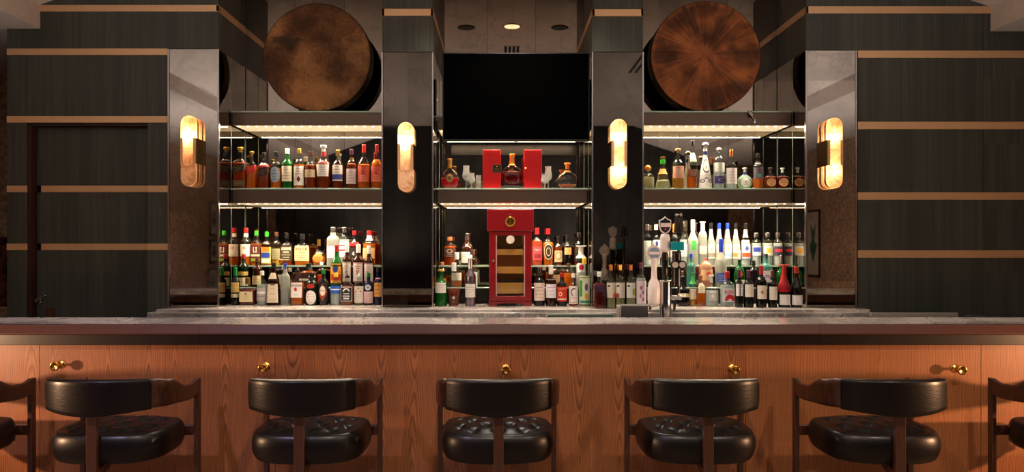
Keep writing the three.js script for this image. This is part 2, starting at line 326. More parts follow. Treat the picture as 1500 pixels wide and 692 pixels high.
for (const [a, b, where] of NICHES) {
  shelf(a, b, SY, SB, 'display_shelf', `bronze shelf lit along its underside ${where}`, 0.006);
  if (a === 634) shelf(a, b, Y(170, SHELF), Y(190, SHELF), 'canopy', 'slim lit bronze canopy hidden behind the television', 0.004);
  else shelf(a, b, CT, CB, 'canopy', `bronze canopy with beaded light line carrying ${a === 320 ? 'the mottled disc' : 'the streaked copper disc'}`, 0.004);
}
// stepped bottle risers and glass shelves on the back counter
const STEP = Y(421, 5.62), GSH = Y(389, 5.74);
for (const [a, b, where] of NICHES) {
  const x0 = X(a) + 0.01, x1 = X(b) - 0.01, w = x1 - x0;
  const s = thing('bottle_step', `dark stepped riser holding bottles ${where}`, 'riser', [(x0 + x1) / 2, LEDGE, -5.62]);
  part(s, 'tread', boxG(-w / 2, w / 2, STEP - LEDGE - 0.008, STEP - LEDGE, -0.05, 0.055, 0.002), M.glassEdge);
  part(s, 'riser_board', boxG(-w / 2, w / 2, 0, STEP - LEDGE - 0.008, -0.045, -0.03), M.black);
  const g = thing('glass_shelf', `clear glass shelf with bright edge above the riser ${where}`, 'shelf', [(x0 + x1) / 2, LEDGE, -5.74]);
  part(g, 'glass_plate', boxG(-w / 2, w / 2, GSH - LEDGE - 0.01, GSH - LEDGE, -0.1, 0.056, 0.001), M.glassEdge);
  for (const k of [-1, 1]) part(g, 'post', boxG(k * (w / 2 - 0.02) - 0.006, k * (w / 2 - 0.02) + 0.006, 0, GSH - LEDGE - 0.01, -0.09, -0.078), M.steelTrim);
}

// ---------------------------------------------------------------- back counter
{
  const o = thing('back_counter', 'grey veined marble counter carrying the bottles along the mirrored wall', 'counter', [0, 0, 0]);
  const z1 = -5.1, cy = 0.998;
  part(o, 'marble_top', metreUV(boxG(X(215, 5.1), X(1287, 5.1), 0.93, cy, -D + 0.007, z1, 0.004), 1.6, 0.3, 0.2), M.marble);
  part(o, 'marble_ledge', metreUV(boxG(X(246), X(1256), cy, LEDGE - 0.001, -D + 0.007, -5.12, 0.003), 1.6, 1.1, 0.5), M.marble);
  for (const [a, b] of NICHES) part(wb, 'niche_sill', metreUV(boxG(X(a) + 0.004, X(b) - 0.004, cy - 0.04, LEDGE - 0.001, -BACK + 0.002, -D + 0.004), 1.6, 0.7, 0.1), M.marble);
  part(o, 'cabinet', boxG(X(215, 5.1) + 0.02, X(1287, 5.1) - 0.02, 0, 0.93, -D + 0.03, z1 - 0.03), M.black);
}
{ // stainless splash and a rumpled dark mat past the end of the marble
  const o = thing('steel_sink_unit', 'stainless steel underbar unit beside the end of the marble', 'sink', [X(1340, 5.05), 0, -5.05]);
  const w = X(1416, 5.05) - X(1288, 5.05);
  part(o, 'splashback', boxG(-w / 2, w / 2, 0.86, Y(458.6, 5.05), -0.03, 0, 0.004), M.steel);
  part(o, 'basin_rim', boxG(-w / 2, w / 2, 0.84, 0.87, 0, 0.3, 0.01), M.steel);
  part(o, 'cabinet', boxG(-w / 2 + 0.01, w / 2 - 0.01, 0, 0.84, -0.03, 0.28), M.black);
  const t = thing('bar_towel', 'crumpled dark violet bar cloth lying past the steel unit', 'cloth', [X(1445, 4.98), 0, -4.98]);
  const g = new THREE.PlaneGeometry(0.30, 0.22, 40, 20); g.rotateX(-Math.PI / 2);
  const p = g.attributes.position;
  for (let i = 0; i < p.count; i++) { const x = p.getX(i), z = p.getZ(i), e = clamp((0.15 - Math.abs(x)) / 0.05) * clamp((0.11 - Math.abs(z)) / 0.05); p.setY(i, 0.012 + e * (0.028 * (1 - (x + 0.15) / 0.30) + 0.02 * fbm(x * 22 + 9, z * 22, 5, 3))); }
  g.computeVertexNormals(); g.translate(0, 0.952, 0);
  part(t, 'cloth', g, std({ color: 0x2a2338, roughness: 0.9 }));
  const b = thing('side_counter', 'pale stone end counter beneath the dark violet cloth', 'counter', [X(1445, 4.98), 0, -4.98]);
  part(b, 'stone_top', metreUV(boxG(-0.115, 0.75, 0.92, 0.958, -0.13, 0.13, 0.004), 1.6), M.marble); part(b, 'cabinet', boxG(-0.11, 0.74, 0, 0.92, -0.12, 0.1), M.black);
}

// ---------------------------------------------------------------- the bar
const BF = 3.71, BARY = 1.063;
{
  const o = thing('bar_counter', 'warm brown veneered bar front in wide flush panels', 'bar counter');
  const zf = -3.738, y1 = Y(505, 3.738);
  part(o, 'carcass', boxG(-3.9, 3.9, 0, y1, -4.05, zf - 0.02), M.core);
  const seams = [-632, -287, 58, 403, 748, 1092, 1437, 1782, 2127].map((p) => X(p, 3.738));
  for (let i = 0; i < seams.length - 1; i++) {
    const x0 = Math.max(-3.9, seams[i]), x1 = Math.min(3.9, seams[i + 1]), g = boxG(x0 + 0.001, x1 - 0.001, 0.09, y1, zf - 0.019, zf, 0.0012);
    const right = i >= 5, gg = g.toNonIndexed(), p = gg.attributes.position, uv = new Float32Array(p.count * 2);
    for (let k = 0; k < p.count; k++) { uv[2 * k] = ((p.getX(k) - seams[i]) + (right ? i * 0.43 : i * 1.2)) / 2.4; uv[2 * k + 1] = (p.getY(k) - 0.1 + i * 0.17) / 1.2; }
    gg.setAttribute('uv', new THREE.BufferAttribute(uv, 2));
    part(o, 'veneer_panel', gg, right ? M.veneerB : M.veneerA);
  }
  part(o, 'plinth', boxG(-3.88, 3.88, 0, 0.088, -4.0, zf - 0.05), M.black);
}
{
  const o = thing('marble_bar', 'long polished bar top of grey marble behind a dark wood nosing', 'bar top');
  part(o, 'marble_slab', metreUV(boxG(-3.9, 3.9, BARY - 0.035, BARY, -4.09, -BF - 0.03, 0.003), 1.6, 0.4, 0.9), M.marble);
  const prof = [[-BF - 0.03, BARY + 0.001], [-BF - 0.004, BARY + 0.001], [-BF + 0.0, BARY - 0.003], [-BF + 0.012, BARY - 0.04], [-BF + 0.013, BARY - 0.046], [-BF + 0.009, BARY - 0.049], [-BF - 0.028, BARY - 0.049], [-BF - 0.028, BARY - 0.036], [-BF - 0.03, BARY - 0.036]];
  const fas = [[-BF - 0.0275, BARY - 0.0495], [-BF + 0.001, BARY - 0.0495], [-BF + 0.001, BARY - 0.098], [-BF - 0.003, BARY - 0.1005], [-BF - 0.0275, BARY - 0.1005]];
  const cuts = [-3.9, X(292, BF), X(1201, BF), 3.9];
  for (const [name, pr, mat] of [['nosing', prof, M.mahogany], ['shaded_fascia', fas, M.shadedWood]]) for (let i = 0; i < 3; i++) {  // lower band is near black to paint in the shade below the nosing
    const g = new THREE.ExtrudeGeometry(new THREE.Shape(pr.map(([z, y]) => new THREE.Vector2(-z, y))), { depth: cuts[i + 1] - cuts[i] - 0.0015, bevelEnabled: false });
    g.rotateY(Math.PI / 2); g.translate(cuts[i], 0, 0);          // shape x (= -z) now runs along -z
    part(o, name, metreUV(g, 1), mat);
  }
  part(o, 'back_rail', boxG(-3.9, 3.9, BARY - 0.1, BARY - 0.036, -4.09, -4.06), M.mahogany);
}
{
  const o = thing('work_counter', 'lower steel and stone work counter behind the bar top', 'counter');
  part(o, 'worktop', metreUV(boxG(-3.6, 3.6, 0.905, 0.94, -4.5, -4.092, 0.003), 1.6, 0.2, 0.3), M.marble);
  part(o, 'cabinet', boxG(-3.6, 3.6, 0, 0.905, -4.46, -4.06), M.black);
}

// ---------------------------------------------------------------- brass bag hooks
{
  const prof = [[0, 0], [0.021, 0], [0.022, 0.003], [0.019, 0.007], [0.009, 0.010], [0.0065, 0.016], [0.0065, 0.044], [0.012, 0.049], [0.021, 0.052], [0.0235, 0.057], [0.0235, 0.061], [0.021, 0.065], [0.016, 0.066], [0.010, 0.062], [0.0, 0.060]];
  const g = new THREE.LatheGeometry(prof.map(([r, y]) => new THREE.Vector2(r, y)), 32); g.rotateX(Math.PI / 2);
  const facing = ['between the stools facing the jib door', 'above the stool facing the bourbon bottles', 'above the stool facing the cigar humidor', 'above the stool facing the beer taps', 'above the stool facing the wine bottles'];
  [[90, 534], [390, 537], [741, 540], [1072, 540], [1399, 540]].forEach(([px, py], i) => {
    const o = thing('bag_hook', `round brass bag hook on the bar front ${facing[i]}`, 'hook', [X(px, 3.738), Y(py, 3.738), -3.7395], 0, 'brass bag hooks along the bar front');
    part(o, 'hook_knob', g, M.brassBright);
  });
}

// ---------------------------------------------------------------- bar stools
function sweepBand(path, lo, hi, inner, outer, n = 64, e = 0.42) {         // a rounded upright band along a plan curve; lo, hi give heights
  const pos = [], idx = [], uv = [], K = 14, c = [];
  for (let k = 0; k < K; k++) { const a = (k + 0.5) / K * Math.PI * 2, ca = Math.cos(a), sa = Math.sin(a); c.push([Math.sign(ca) * Math.abs(ca) ** e, Math.sign(sa) * Math.abs(sa) ** e]); }
  let len = 0, prev = null;
  for (let i = 0; i <= n; i++) {
    const f = i / n, p = path.getPoint(f), t = path.getTangent(f), nx = -t.z, nz = t.x, y0 = lo(f), y1 = hi(f);
    if (prev) len += p.distanceTo(prev); prev = p;
    for (let k = 0; k < K; k++) {
      const o = mix(inner, outer, c[k][0] * 0.5 + 0.5), y = mix(y0, y1, c[k][1] * 0.5 + 0.5);
      pos.push(p.x + nx * o, y, p.z + nz * o); uv.push(k / K * 0.35, len);
    }
  }
  for (let i = 0; i < n; i++) for (let k = 0; k < K; k++) { const a = i * K + k, b = i * K + (k + 1) % K, d = a + K, e = b + K; idx.push(a, b, d, b, e, d); }
  for (const [base, flip] of [[0, 1], [n * K, 0]]) for (let k = 1; k < K - 1; k++) flip ? idx.push(base, base + k + 1, base + k) : idx.push(base, base + k, base + k + 1);
  const g = new THREE.BufferGeometry(); g.setAttribute('position', new THREE.Float32BufferAttribute(pos, 3)); g.setAttribute('uv', new THREE.Float32BufferAttribute(uv, 2)); g.setIndex(idx); g.computeVertexNormals();
  return g;
}
const curve = (pts) => (f) => { let i = 0; while (i < pts.length - 2 && f > pts[i + 1][0]) i++; const [a, ya] = pts[i], [b, yb] = pts[i + 1]; return mix(ya, yb, smooth(0, 1, (f - a) / (b - a))); };
function seatGeometry() {
  const a = 0.248, b = 0.2, T = 120, pos = [], uv = [], idx = [], rows = [];
  for (let i = 0; i <= 34; i++) rows.push([i / 34 * 0.9, 0]);                           // top
  for (let i = 1; i <= 14; i++) { const q = i / 14 * Math.PI; rows.push([0.9 + 0.1 * Math.sin(q) - (i > 7 ? 0.02 * (i - 7) / 7 : 0), i / 14]); }   // rolled edge
  rows.push([0.5, 1], [0.001, 1]);
  const tufts = [];
  for (let r = -2; r <= 2; r++) for (let k = -2; k <= 2; k++) { const x = k * 0.112 + (r & 1 ? 0.056 : 0), z = r * 0.076 - 0.01; if (Math.abs(x) < 0.2 && Math.hypot(x / 0.22, z / 0.18) < 1.0) tufts.push([x, z]); }
  rows.forEach(([rho, side], ri) => {
    for (let k = 0; k < T; k++) {
      const th = k / T * Math.PI * 2, ct = Math.cos(th), st = Math.sin(th), n = st < 0 ? 5 : 2.7, rr = 1 / Math.pow(Math.abs(ct) ** n + Math.abs(st) ** n, 1 / n);
      const x = rho * rr * ct * a, z = rho * rr * st * b;
      let y = 0.652 + 0.022 * (1 - rho * rho);
      if (!side) {
        let dip = 0, fold = 0;
        for (const [tx, tz] of tufts) { const d2 = (x - tx) ** 2 + (z - tz) ** 2; dip = Math.max(dip, Math.exp(-d2 / 0.0005)); }
        const zz = z + 0.01, u = x / 0.112 + zz / 0.152, w = x / 0.112 - zz / 0.152, fu = Math.abs(u - Math.round(u)), fw = Math.abs(w - Math.round(w));
        fold = Math.max(Math.exp(-((fu * 0.07) ** 2) / 0.00004), Math.exp(-((fw * 0.07) ** 2) / 0.00004));
        const fade = smooth(0.88, 0.62, rho);
        y += fade * (0.008 - 0.018 * dip - 0.0045 * fold);
      } else { const q = side * Math.PI; y = 0.656 - 0.061 * (1 - Math.cos(q)) ; }
      if (side === 1) y = 0.534;
      pos.push(x, y, z); uv.push(x * 4, z * 4 + side * 0.4);
    }
  });
  for (let r = 0; r < rows.length - 1; r++) for (let k = 0; k < T; k++) { const p = r * T + k, q = r * T + (k + 1) % T; idx.push(p, q, p + T, q, q + T, p + T); }
  const g = new THREE.BufferGeometry(); g.setAttribute('position', new THREE.Float32BufferAttribute(pos, 3)); g.setAttribute('uv', new THREE.Float32BufferAttribute(uv, 2)); g.setIndex(idx); g.computeVertexNormals();
  return g;
}
{
  const pts = [[-0.265, -0.205], [-0.266, -0.10], [-0.258, 0.02], [-0.225, 0.125], [-0.135, 0.205], [0, 0.235], [0.135, 0.205], [0.225, 0.125], [0.258, 0.02], [0.266, -0.10], [0.265, -0.205]];
  const path = new THREE.CatmullRomCurve3(pts.map(([x, z]) => new THREE.Vector3(x, 0, z)), false, 'centripetal');
  const sym = (p) => { const c = curve(p); return (f) => c(f <= 0.5 ? f : 1 - f); };
  const hi = sym([[0, 0.828], [0.06, 0.818], [0.12, 0.822], [0.23, 0.872], [0.31, 0.887], [0.5, 0.893]]), lo = sym([[0, 0.75], [0.08, 0.747], [0.2, 0.756], [0.36, 0.766], [0.5, 0.756]]);
  const arms = sweepBand(path, lo, hi, -0.012, 0.011, 96);
  const sub = { getPoint: (f) => path.getPoint(0.325 + 0.35 * f), getTangent: (f) => path.getTangent(0.325 + 0.35 * f) };
  const pad = sweepBand(sub, (f) => lo(0.325 + 0.35 * f) - 0.004 - 0.006 * Math.sin(Math.PI * f), (f) => hi(0.325 + 0.35 * f) + 0.004 + 0.002 * Math.sin(Math.PI * f), -0.028, 0.022, 64, 0.24);
  const seat = seatGeometry();
  const woodBox = (x0, x1, y0, y1, z0, z1) => metreUV(boxG(x0, x1, y0, y1, z0, z1, 0.004), 0.5, 0, 0, true);
  const stool = (x, label, turn = 0) => {
    const o = thing('bar_stool', label, 'bar stool', [x, 0, -3.35], turn, 'tufted leather stools along the bar');
    part(o, 'seat', seat, M.leather); part(o, 'backrest', pad, M.leather, null, 'black leather backrest pad'); part(o, 'arm_band', arms, M.walnut, null, 'curved walnut arm band');
    for (const s of [-1, 1]) part(o, 'leg', woodBox(s * 0.266 - 0.011, s * 0.266 + 0.011, 0, 0.829, -0.23, -0.195), M.walnut);
    part(o, 'leg', woodBox(-0.021, 0.021, 0, 0.78, 0.195, 0.221), M.walnut);
    part(o, 'seat_rail', woodBox(-0.255, 0.255, 0.562, 0.61, -0.222, -0.2), M.walnut);
    const brace = new THREE.BoxGeometry(0.026, 0.04, 0.17); brace.rotateX(0.38); brace.translate(0, 0.508, 0.13); part(o, 'brace', metreUV(brace, 0.5), M.walnut);
    part(o, 'seat_frame', woodBox(-0.2, 0.2, 0.538, 0.56, -0.2, 0.13), M.walnut);
    part(o, 'footrest', woodBox(-0.255, 0.255, 0.22, 0.25, -0.222, -0.2), M.walnut);
    return o;
  };
  stool(-2.47, 'tufted black leather stool whose arm shows past the bar end by the wall edge');
  stool(-1.693, 'tufted black leather bar stool facing the jib door');
  stool(-0.837, 'tufted black leather bar stool facing the bourbon bottles');
  stool(-0.0175, 'tufted black leather bar stool facing the cigar humidor', 0.02);
  stool(0.853, 'tufted black leather bar stool facing the beer taps');
  stool(1.645, 'tufted black leather bar stool facing the wine bottles');
  stool(2.565, 'tufted black leather bar stool facing the bare panelling and steel sink unit');
}

// ---------------------------------------------------------------- bronze discs
for (const [px, py, rpx, mat, label] of [[464, 84.5, 79.5, M.discA, 'large mottled bronze drum disc standing on a lit canopy'], [1034, 85, 81, M.discB, 'large copper disc with brushed radiating strokes standing on a lit canopy']]) {
  const df = 5.56, s = F / df, r = rpx / s, cy = CT + r + 0.001, th = 0.13;
  const o = thing('bronze_disc', label, 'wall disc', [X(px, df), cy, -df]);
  const g = new THREE.CircleGeometry(r - 0.006, 96); part(o, 'hammered_face', g, mat, [0, 0, 0.0]);
  const prof = [[r - 0.006, 0], [r - 0.002, -0.001], [r, -0.005], [r, -th + 0.004], [r - 0.004, -th], [0, -th]].map(([a, b]) => new THREE.Vector2(a, b));
  const rim = new THREE.LatheGeometry(prof, 96); rim.rotateX(Math.PI / 2); part(o, 'rim', rim, M.discRim);
}
{ // a little chrome pin spot clipped to the front of the copper disc's canopy
  const d = SHELF - 0.02, o = thing('pin_spot', 'tiny chrome pin spot clipped to the canopy under the copper disc', 'spotlight', [X(1106, d), CB + 0.02, -d + 0.0]);
  part(o, 'clip', boxG(-0.008, 0.008, -0.012, 0.02, -0.0195, -0.006, 0.002), M.chrome);
  const arm = new THREE.CylinderGeometry(0.004, 0.004, 0.05, 10); arm.rotateZ(0.55); arm.translate(-0.012, 0.028, -0.002); part(o, 'arm', arm, M.chrome);
  const head = new THREE.CapsuleGeometry(0.013, 0.026, 6, 14); head.rotateZ(0.75); head.translate(-0.03, 0.058, 0.004); part(o, 'head', head, M.chrome);
}
// ---------------------------------------------------------------- television
{
  const d = 5.4, x0 = X(648, d), x1 = X(864, d), y0 = Y(207, d), y1 = Y(77, d), o = thing('television', 'wide black television switched off above the red cognac case', 'television', [(x0 + x1) / 2, y0, -d]);
  const w = x1 - x0, h = y1 - y0;
  part(o, 'housing', boxG(-w / 2, w / 2, 0, h, -0.05, 0, 0.006), M.black);
  part(o, 'screen', boxG(-w / 2 + 0.008, w / 2 - 0.008, 0.014, h - 0.008, -0.002, 0.001), M.screen);
  part(o, 'logo_bar', boxG(-0.012, 0.012, -0.005, 0.0, -0.02, -0.004), M.steel);
  part(o, 'wall_mount', boxG(-0.15, 0.15, h * 0.4, h * 0.75, -(BACK - d) + 0.002, -0.05), M.black);
}
// ---------------------------------------------------------------- sconces
function stadium(w, h, n = 14) { const r = w / 2, p = []; for (let i = 0; i <= n; i++) { const a = i / n * Math.PI; p.push([r * Math.cos(a), h / 2 - r + r * Math.sin(a)]); } for (let i = 0; i <= n; i++) { const a = Math.PI + i / n * Math.PI; p.push([r * Math.cos(a), -h / 2 + r + r * Math.sin(a)]); } return p; }
function shellG(w, h, depth, front) {                              // an open alabaster tray: rounded face and a rim, no back
  const rings = [[0, depth], [0.55, depth], [0.86, depth - 0.001], [0.96, depth - 0.004], [1, depth - 0.010], [1, 0]], outline = stadium(w, h), n = outline.length, pos = [], uv = [], idx = [];
  for (const [k, z] of rings) for (const [x, y] of outline) { const yy = k ? Math.sign(y) * Math.max(0, Math.abs(y) - (1 - k) * w / 2) : 0; const cy = k ? yy : Math.sign(y) * Math.max(0, Math.abs(y) - w / 2); pos.push(x * k, cy, z * front); uv.push(x * k * 4 + h * 9, cy * 4 + h * 7); }
  for (let r = 0; r < rings.length - 1; r++) for (let i = 0; i < n; i++) { const a = r * n + i, b = r * n + (i + 1) % n; front > 0 ? idx.push(a, a + n, b, b, a + n, b + n) : idx.push(a, b, a + n, b, b + n, a + n); }
  const g = new THREE.BufferGeometry(); g.setAttribute('position', new THREE.Float32BufferAttribute(pos, 3)); g.setAttribute('uv', new THREE.Float32BufferAttribute(uv, 2)); g.setIndex(idx); g.computeVertexNormals(); return g;
}
const SCONCES = [[275.5, 169, 273, 1, 'on the mirror pilaster beside the jib door wall'], [594, 178.6, 281, 1, 'on the dark pilaster between the mottled disc and the television'],
  [907, 174, 276, 2, 'on the dark pilaster between the television and the copper disc'], [1223.5, 172, 276, 2, 'on the mirror pilaster between the copper disc and bare panelling']];
for (const [px, t, b, bulbs, where] of SCONCES) {
  const dF = D - 0.085, w = 0.108, h = (b - t) / F * dF, o = thing('wall_sconce', `alabaster and brass capsule sconce ${where}`, 'sconce', [X(px, dF), Y((t + b) / 2, dF), -D], 0, 'alabaster sconces on the mirror pilasters');
  part(o, 'front_shade', shellG(w, h, 0.026, 1), M.alabaster, [0, 0, 0.06], 'glowing veined alabaster front');
  part(o, 'rear_shade', shellG(w, h, 0.016, -1), M.alabaster, [0, 0, 0.022]);
  // brass case: an open stadium ring between the two shades
  const outer = stadium(w * 0.93, h * 0.985), sh = new THREE.Shape(outer.map((p) => new THREE.Vector2(...p))); sh.holes.push(new THREE.Path(stadium(w * 0.93 - 0.012, h * 0.985 - 0.012).map((p) => new THREE.Vector2(...p)).reverse()));
  const ring = new THREE.ExtrudeGeometry(sh, { depth: 0.038, bevelEnabled: false }); ring.translate(0, 0, 0.022); part(o, 'brass_case', ring, M.brassBright);
  for (const s of [-1, 1]) {                                         // cheek plates clasping the middle
    part(o, 'side_plate', boxG(s * w / 2 - 0.002, s * w / 2 + 0.002, -0.088, 0.088, 0.0, 0.0885, 0.001), M.brassBright);
    part(o, 'clasp', boxG(s > 0 ? w / 2 - 0.019 : -w / 2, s > 0 ? w / 2 : -w / 2 + 0.019, -0.088, 0.088, 0.0862, 0.0885, 0.0008), M.brass);
  }
  part(o, 'wall_stem', boxG(-0.02, 0.02, -0.05, 0.05, 0.0, 0.024), M.brassBright);
  for (const y of bulbs === 2 ? [0.11, -0.11] : [0.105]) {
    part(o, 'bulb', new THREE.SphereGeometry(0.011, 16, 12), M.bulb, [0, y, 0.045]);
    const L = new THREE.PointLight(0xffd9a4, LIGHT.bulb * (bulbs === 2 ? 0.62 : 1)); L.shadow.radius = 0.6; L.position.set(0, y, 0.045); L.castShadow = true; L.name = 'sconce_light'; o.add(L);
  }
  const A = new THREE.RectAreaLight(LIGHT.sconce[1], LIGHT.sconce[0] * (bulbs === 2 ? 1 : 0.6), w * 0.55, h * 0.8); A.position.set(0, 0, 0.09); A.rotation.y = Math.PI; A.name = 'sconce_glow'; o.add(A);
}


// ---------------------------------------------------------------- bottles
const CELL = 128, atlas = document.createElement('canvas'); atlas.width = 2048; atlas.height = 1024;
const ink = atlas.getContext('2d'); ink.fillStyle = '#888'; ink.fillRect(0, 0, 2048, 1024);
const cells = new Map();
function cellOf(spec) {                                       // paints a printed label once; returns its place in the sheet
  const key = JSON.stringify(spec);
  if (cells.has(key)) return cells.get(key);
  const k = cells.size, cx = (k % 16) * CELL, cy = Math.floor(k / 16) * CELL, S = CELL;
  ink.save(); ink.beginPath(); ink.rect(cx, cy, S, S); ink.clip(); ink.translate(cx, cy);
  ink.fillStyle = spec.bg; ink.fillRect(0, 0, S, S);
  if (spec.bd) { ink.strokeStyle = spec.bd; ink.lineWidth = 5; if (spec.sh === 'disc') { ink.beginPath(); ink.arc(S / 2, S / 2, S * 0.43, 0, 7); ink.stroke(); } else ink.strokeRect(6, 6, S - 12, S - 12); }
  for (const e of spec.el ?? []) {
    if (e[0] === 't') { ink.fillStyle = e[4]; ink.font = `${e[5] ?? 'bold'} ${e[2] * S}px ${e[6] ?? 'serif'}`; ink.textAlign = 'center'; ink.textBaseline = 'middle'; ink.fillText(e[1], S / 2, e[3] * S, S * 0.9); }
    if (e[0] === 'r') { ink.fillStyle = e[5]; ink.fillRect(e[1] * S, e[2] * S, e[3] * S, e[4] * S); }
    if (e[0] === 'c') { ink.fillStyle = e[4]; ink.beginPath(); ink.arc(e[1] * S, e[2] * S, e[3] * S, 0, 7); ink.fill(); }
    if (e[0] === 'd') { ink.fillStyle = e[4]; ink.beginPath(); ink.moveTo(e[1] * S, (e[2] - e[3]) * S); ink.lineTo((e[1] + e[3]) * S, e[2] * S); ink.lineTo(e[1] * S, (e[2] + e[3]) * S); ink.lineTo((e[1] - e[3]) * S, e[2] * S); ink.fill(); }
    if (e[0] === 'a') { ink.strokeStyle = e[6]; ink.lineWidth = e[7] * S; ink.beginPath(); ink.arc(e[1] * S, e[2] * S, e[3] * S, e[4], e[5]); ink.stroke(); }
    if (e[0] === 'l') { const q = rng(k * 7 + 3); ink.fillStyle = e[4]; for (let i = 0; i < e[1]; i++) { const y = mix(e[2], e[3], e[1] > 1 ? i / (e[1] - 1) : 0.5), w = 0.3 + 0.4 * q(); ink.fillRect((0.5 - w / 2) * S, y * S, w * S, S * 0.022); } }
  }
  ink.restore();
  const at = [cx / 2048, 1 - (cy + S) / 1024, S / 2048, S / 1024]; cells.set(key, at); return at;
}
const texLabels = new THREE.CanvasTexture(atlas); texLabels.colorSpace = THREE.SRGBColorSpace; texLabels.magFilter = THREE.LinearFilter;
const matLabel = std({ map: texLabels, roughness: 0.55, side: THREE.DoubleSide });
const GLASS = {
  clear: phys({ color: 0xeef4f1, transmission: 1, roughness: 0, thickness: 0 }), frost: phys({ color: 0xc6ccc4, transmission: 0.7, roughness: 0.5, thickness: 0 }),
  green: phys({ color: 0x1f8a35, transmission: 0.75, roughness: 0.02, thickness: 0 }), dkgreen: phys({ color: 0x0d1f12, transmission: 0.25, roughness: 0.05, thickness: 0 }), teal: phys({ color: 0x67b5a6, transmission: 0.7, roughness: 0.04, thickness: 0 }),
  brown: phys({ color: 0x3a1607, transmission: 0.45, roughness: 0.04, thickness: 0 }), wine: phys({ color: 0x0a0d0a, roughness: 0.05 }), black: phys({ color: 0x08080c, roughness: 0.06 }), navy: phys({ color: 0x10183a, roughness: 0.06 }),
  red: phys({ color: 0x9c0f18, roughness: 0.08 }), ceramic: phys({ color: 0xe9e6e0, roughness: 0.2 }), silver: std({ color: 0x9a93a2, metalness: 1, roughness: 0.22 }), mint: phys({ color: 0xb9d8c4, transmission: 0.55, roughness: 0.25, thickness: 0 }), pink: phys({ color: 0xe8b99a, transmission: 0.7, roughness: 0.06, thickness: 0 }),
  plum: phys({ color: 0x4d1024, transmission: 0.4, roughness: 0.04, thickness: 0 }),
};
const LIQ = {}; for (const [k, c, t] of [['amber', 0xdd6c12, 0.42], ['dark', 0x97370c, 0.42], ['gold', 0xe8a83c, 0.5], ['clear', 0xe9efef, 0.5], ['red', 0xb81018, 0.4], ['rose', 0xda5a3c, 0.45], ['ruby', 0x6c0b12, 0.4], ['straw', 0xe0d8a8, 0.6], ['plum', 0x5a1230, 0.45]]) LIQ[k] = phys({ color: c, transmission: t, roughness: 0.04, thickness: 0.06, ior: 1.36 });
const CAPS = {}; for (const [k, c, m, r] of [['black', 0x0d0d10, 0, 0.3], ['gold', 0xcf9f4c, 1, 0.28], ['red', 0xa5121a, 0.1, 0.35], ['white', 0xe8e3da, 0, 0.4], ['cork', 0xb98a5a, 0, 0.8], ['wood', 0x9a5a2a, 0, 0.55], ['green', 0x2fae22, 0, 0.35], ['dkgreen', 0x0f7a34, 0, 0.3], ['blue', 0x1c3fae, 0.2, 0.3], ['silver', 0xc4c2c6, 1, 0.22], ['purple', 0x4a1c3f, 0.2, 0.35], ['orange', 0xdb7a2a, 0.1, 0.4], ['brown', 0x4a2616, 0, 0.4], ['yellow', 0xe8c53a, 0, 0.4], ['clear', 0xdfe8e6, 0, 0.1], ['copper', 0xb5713f, 0.6, 0.35], ['teal', 0x158c94, 0, 0.3]]) CAPS[k] = std({ color: c, metalness: m, roughness: r });
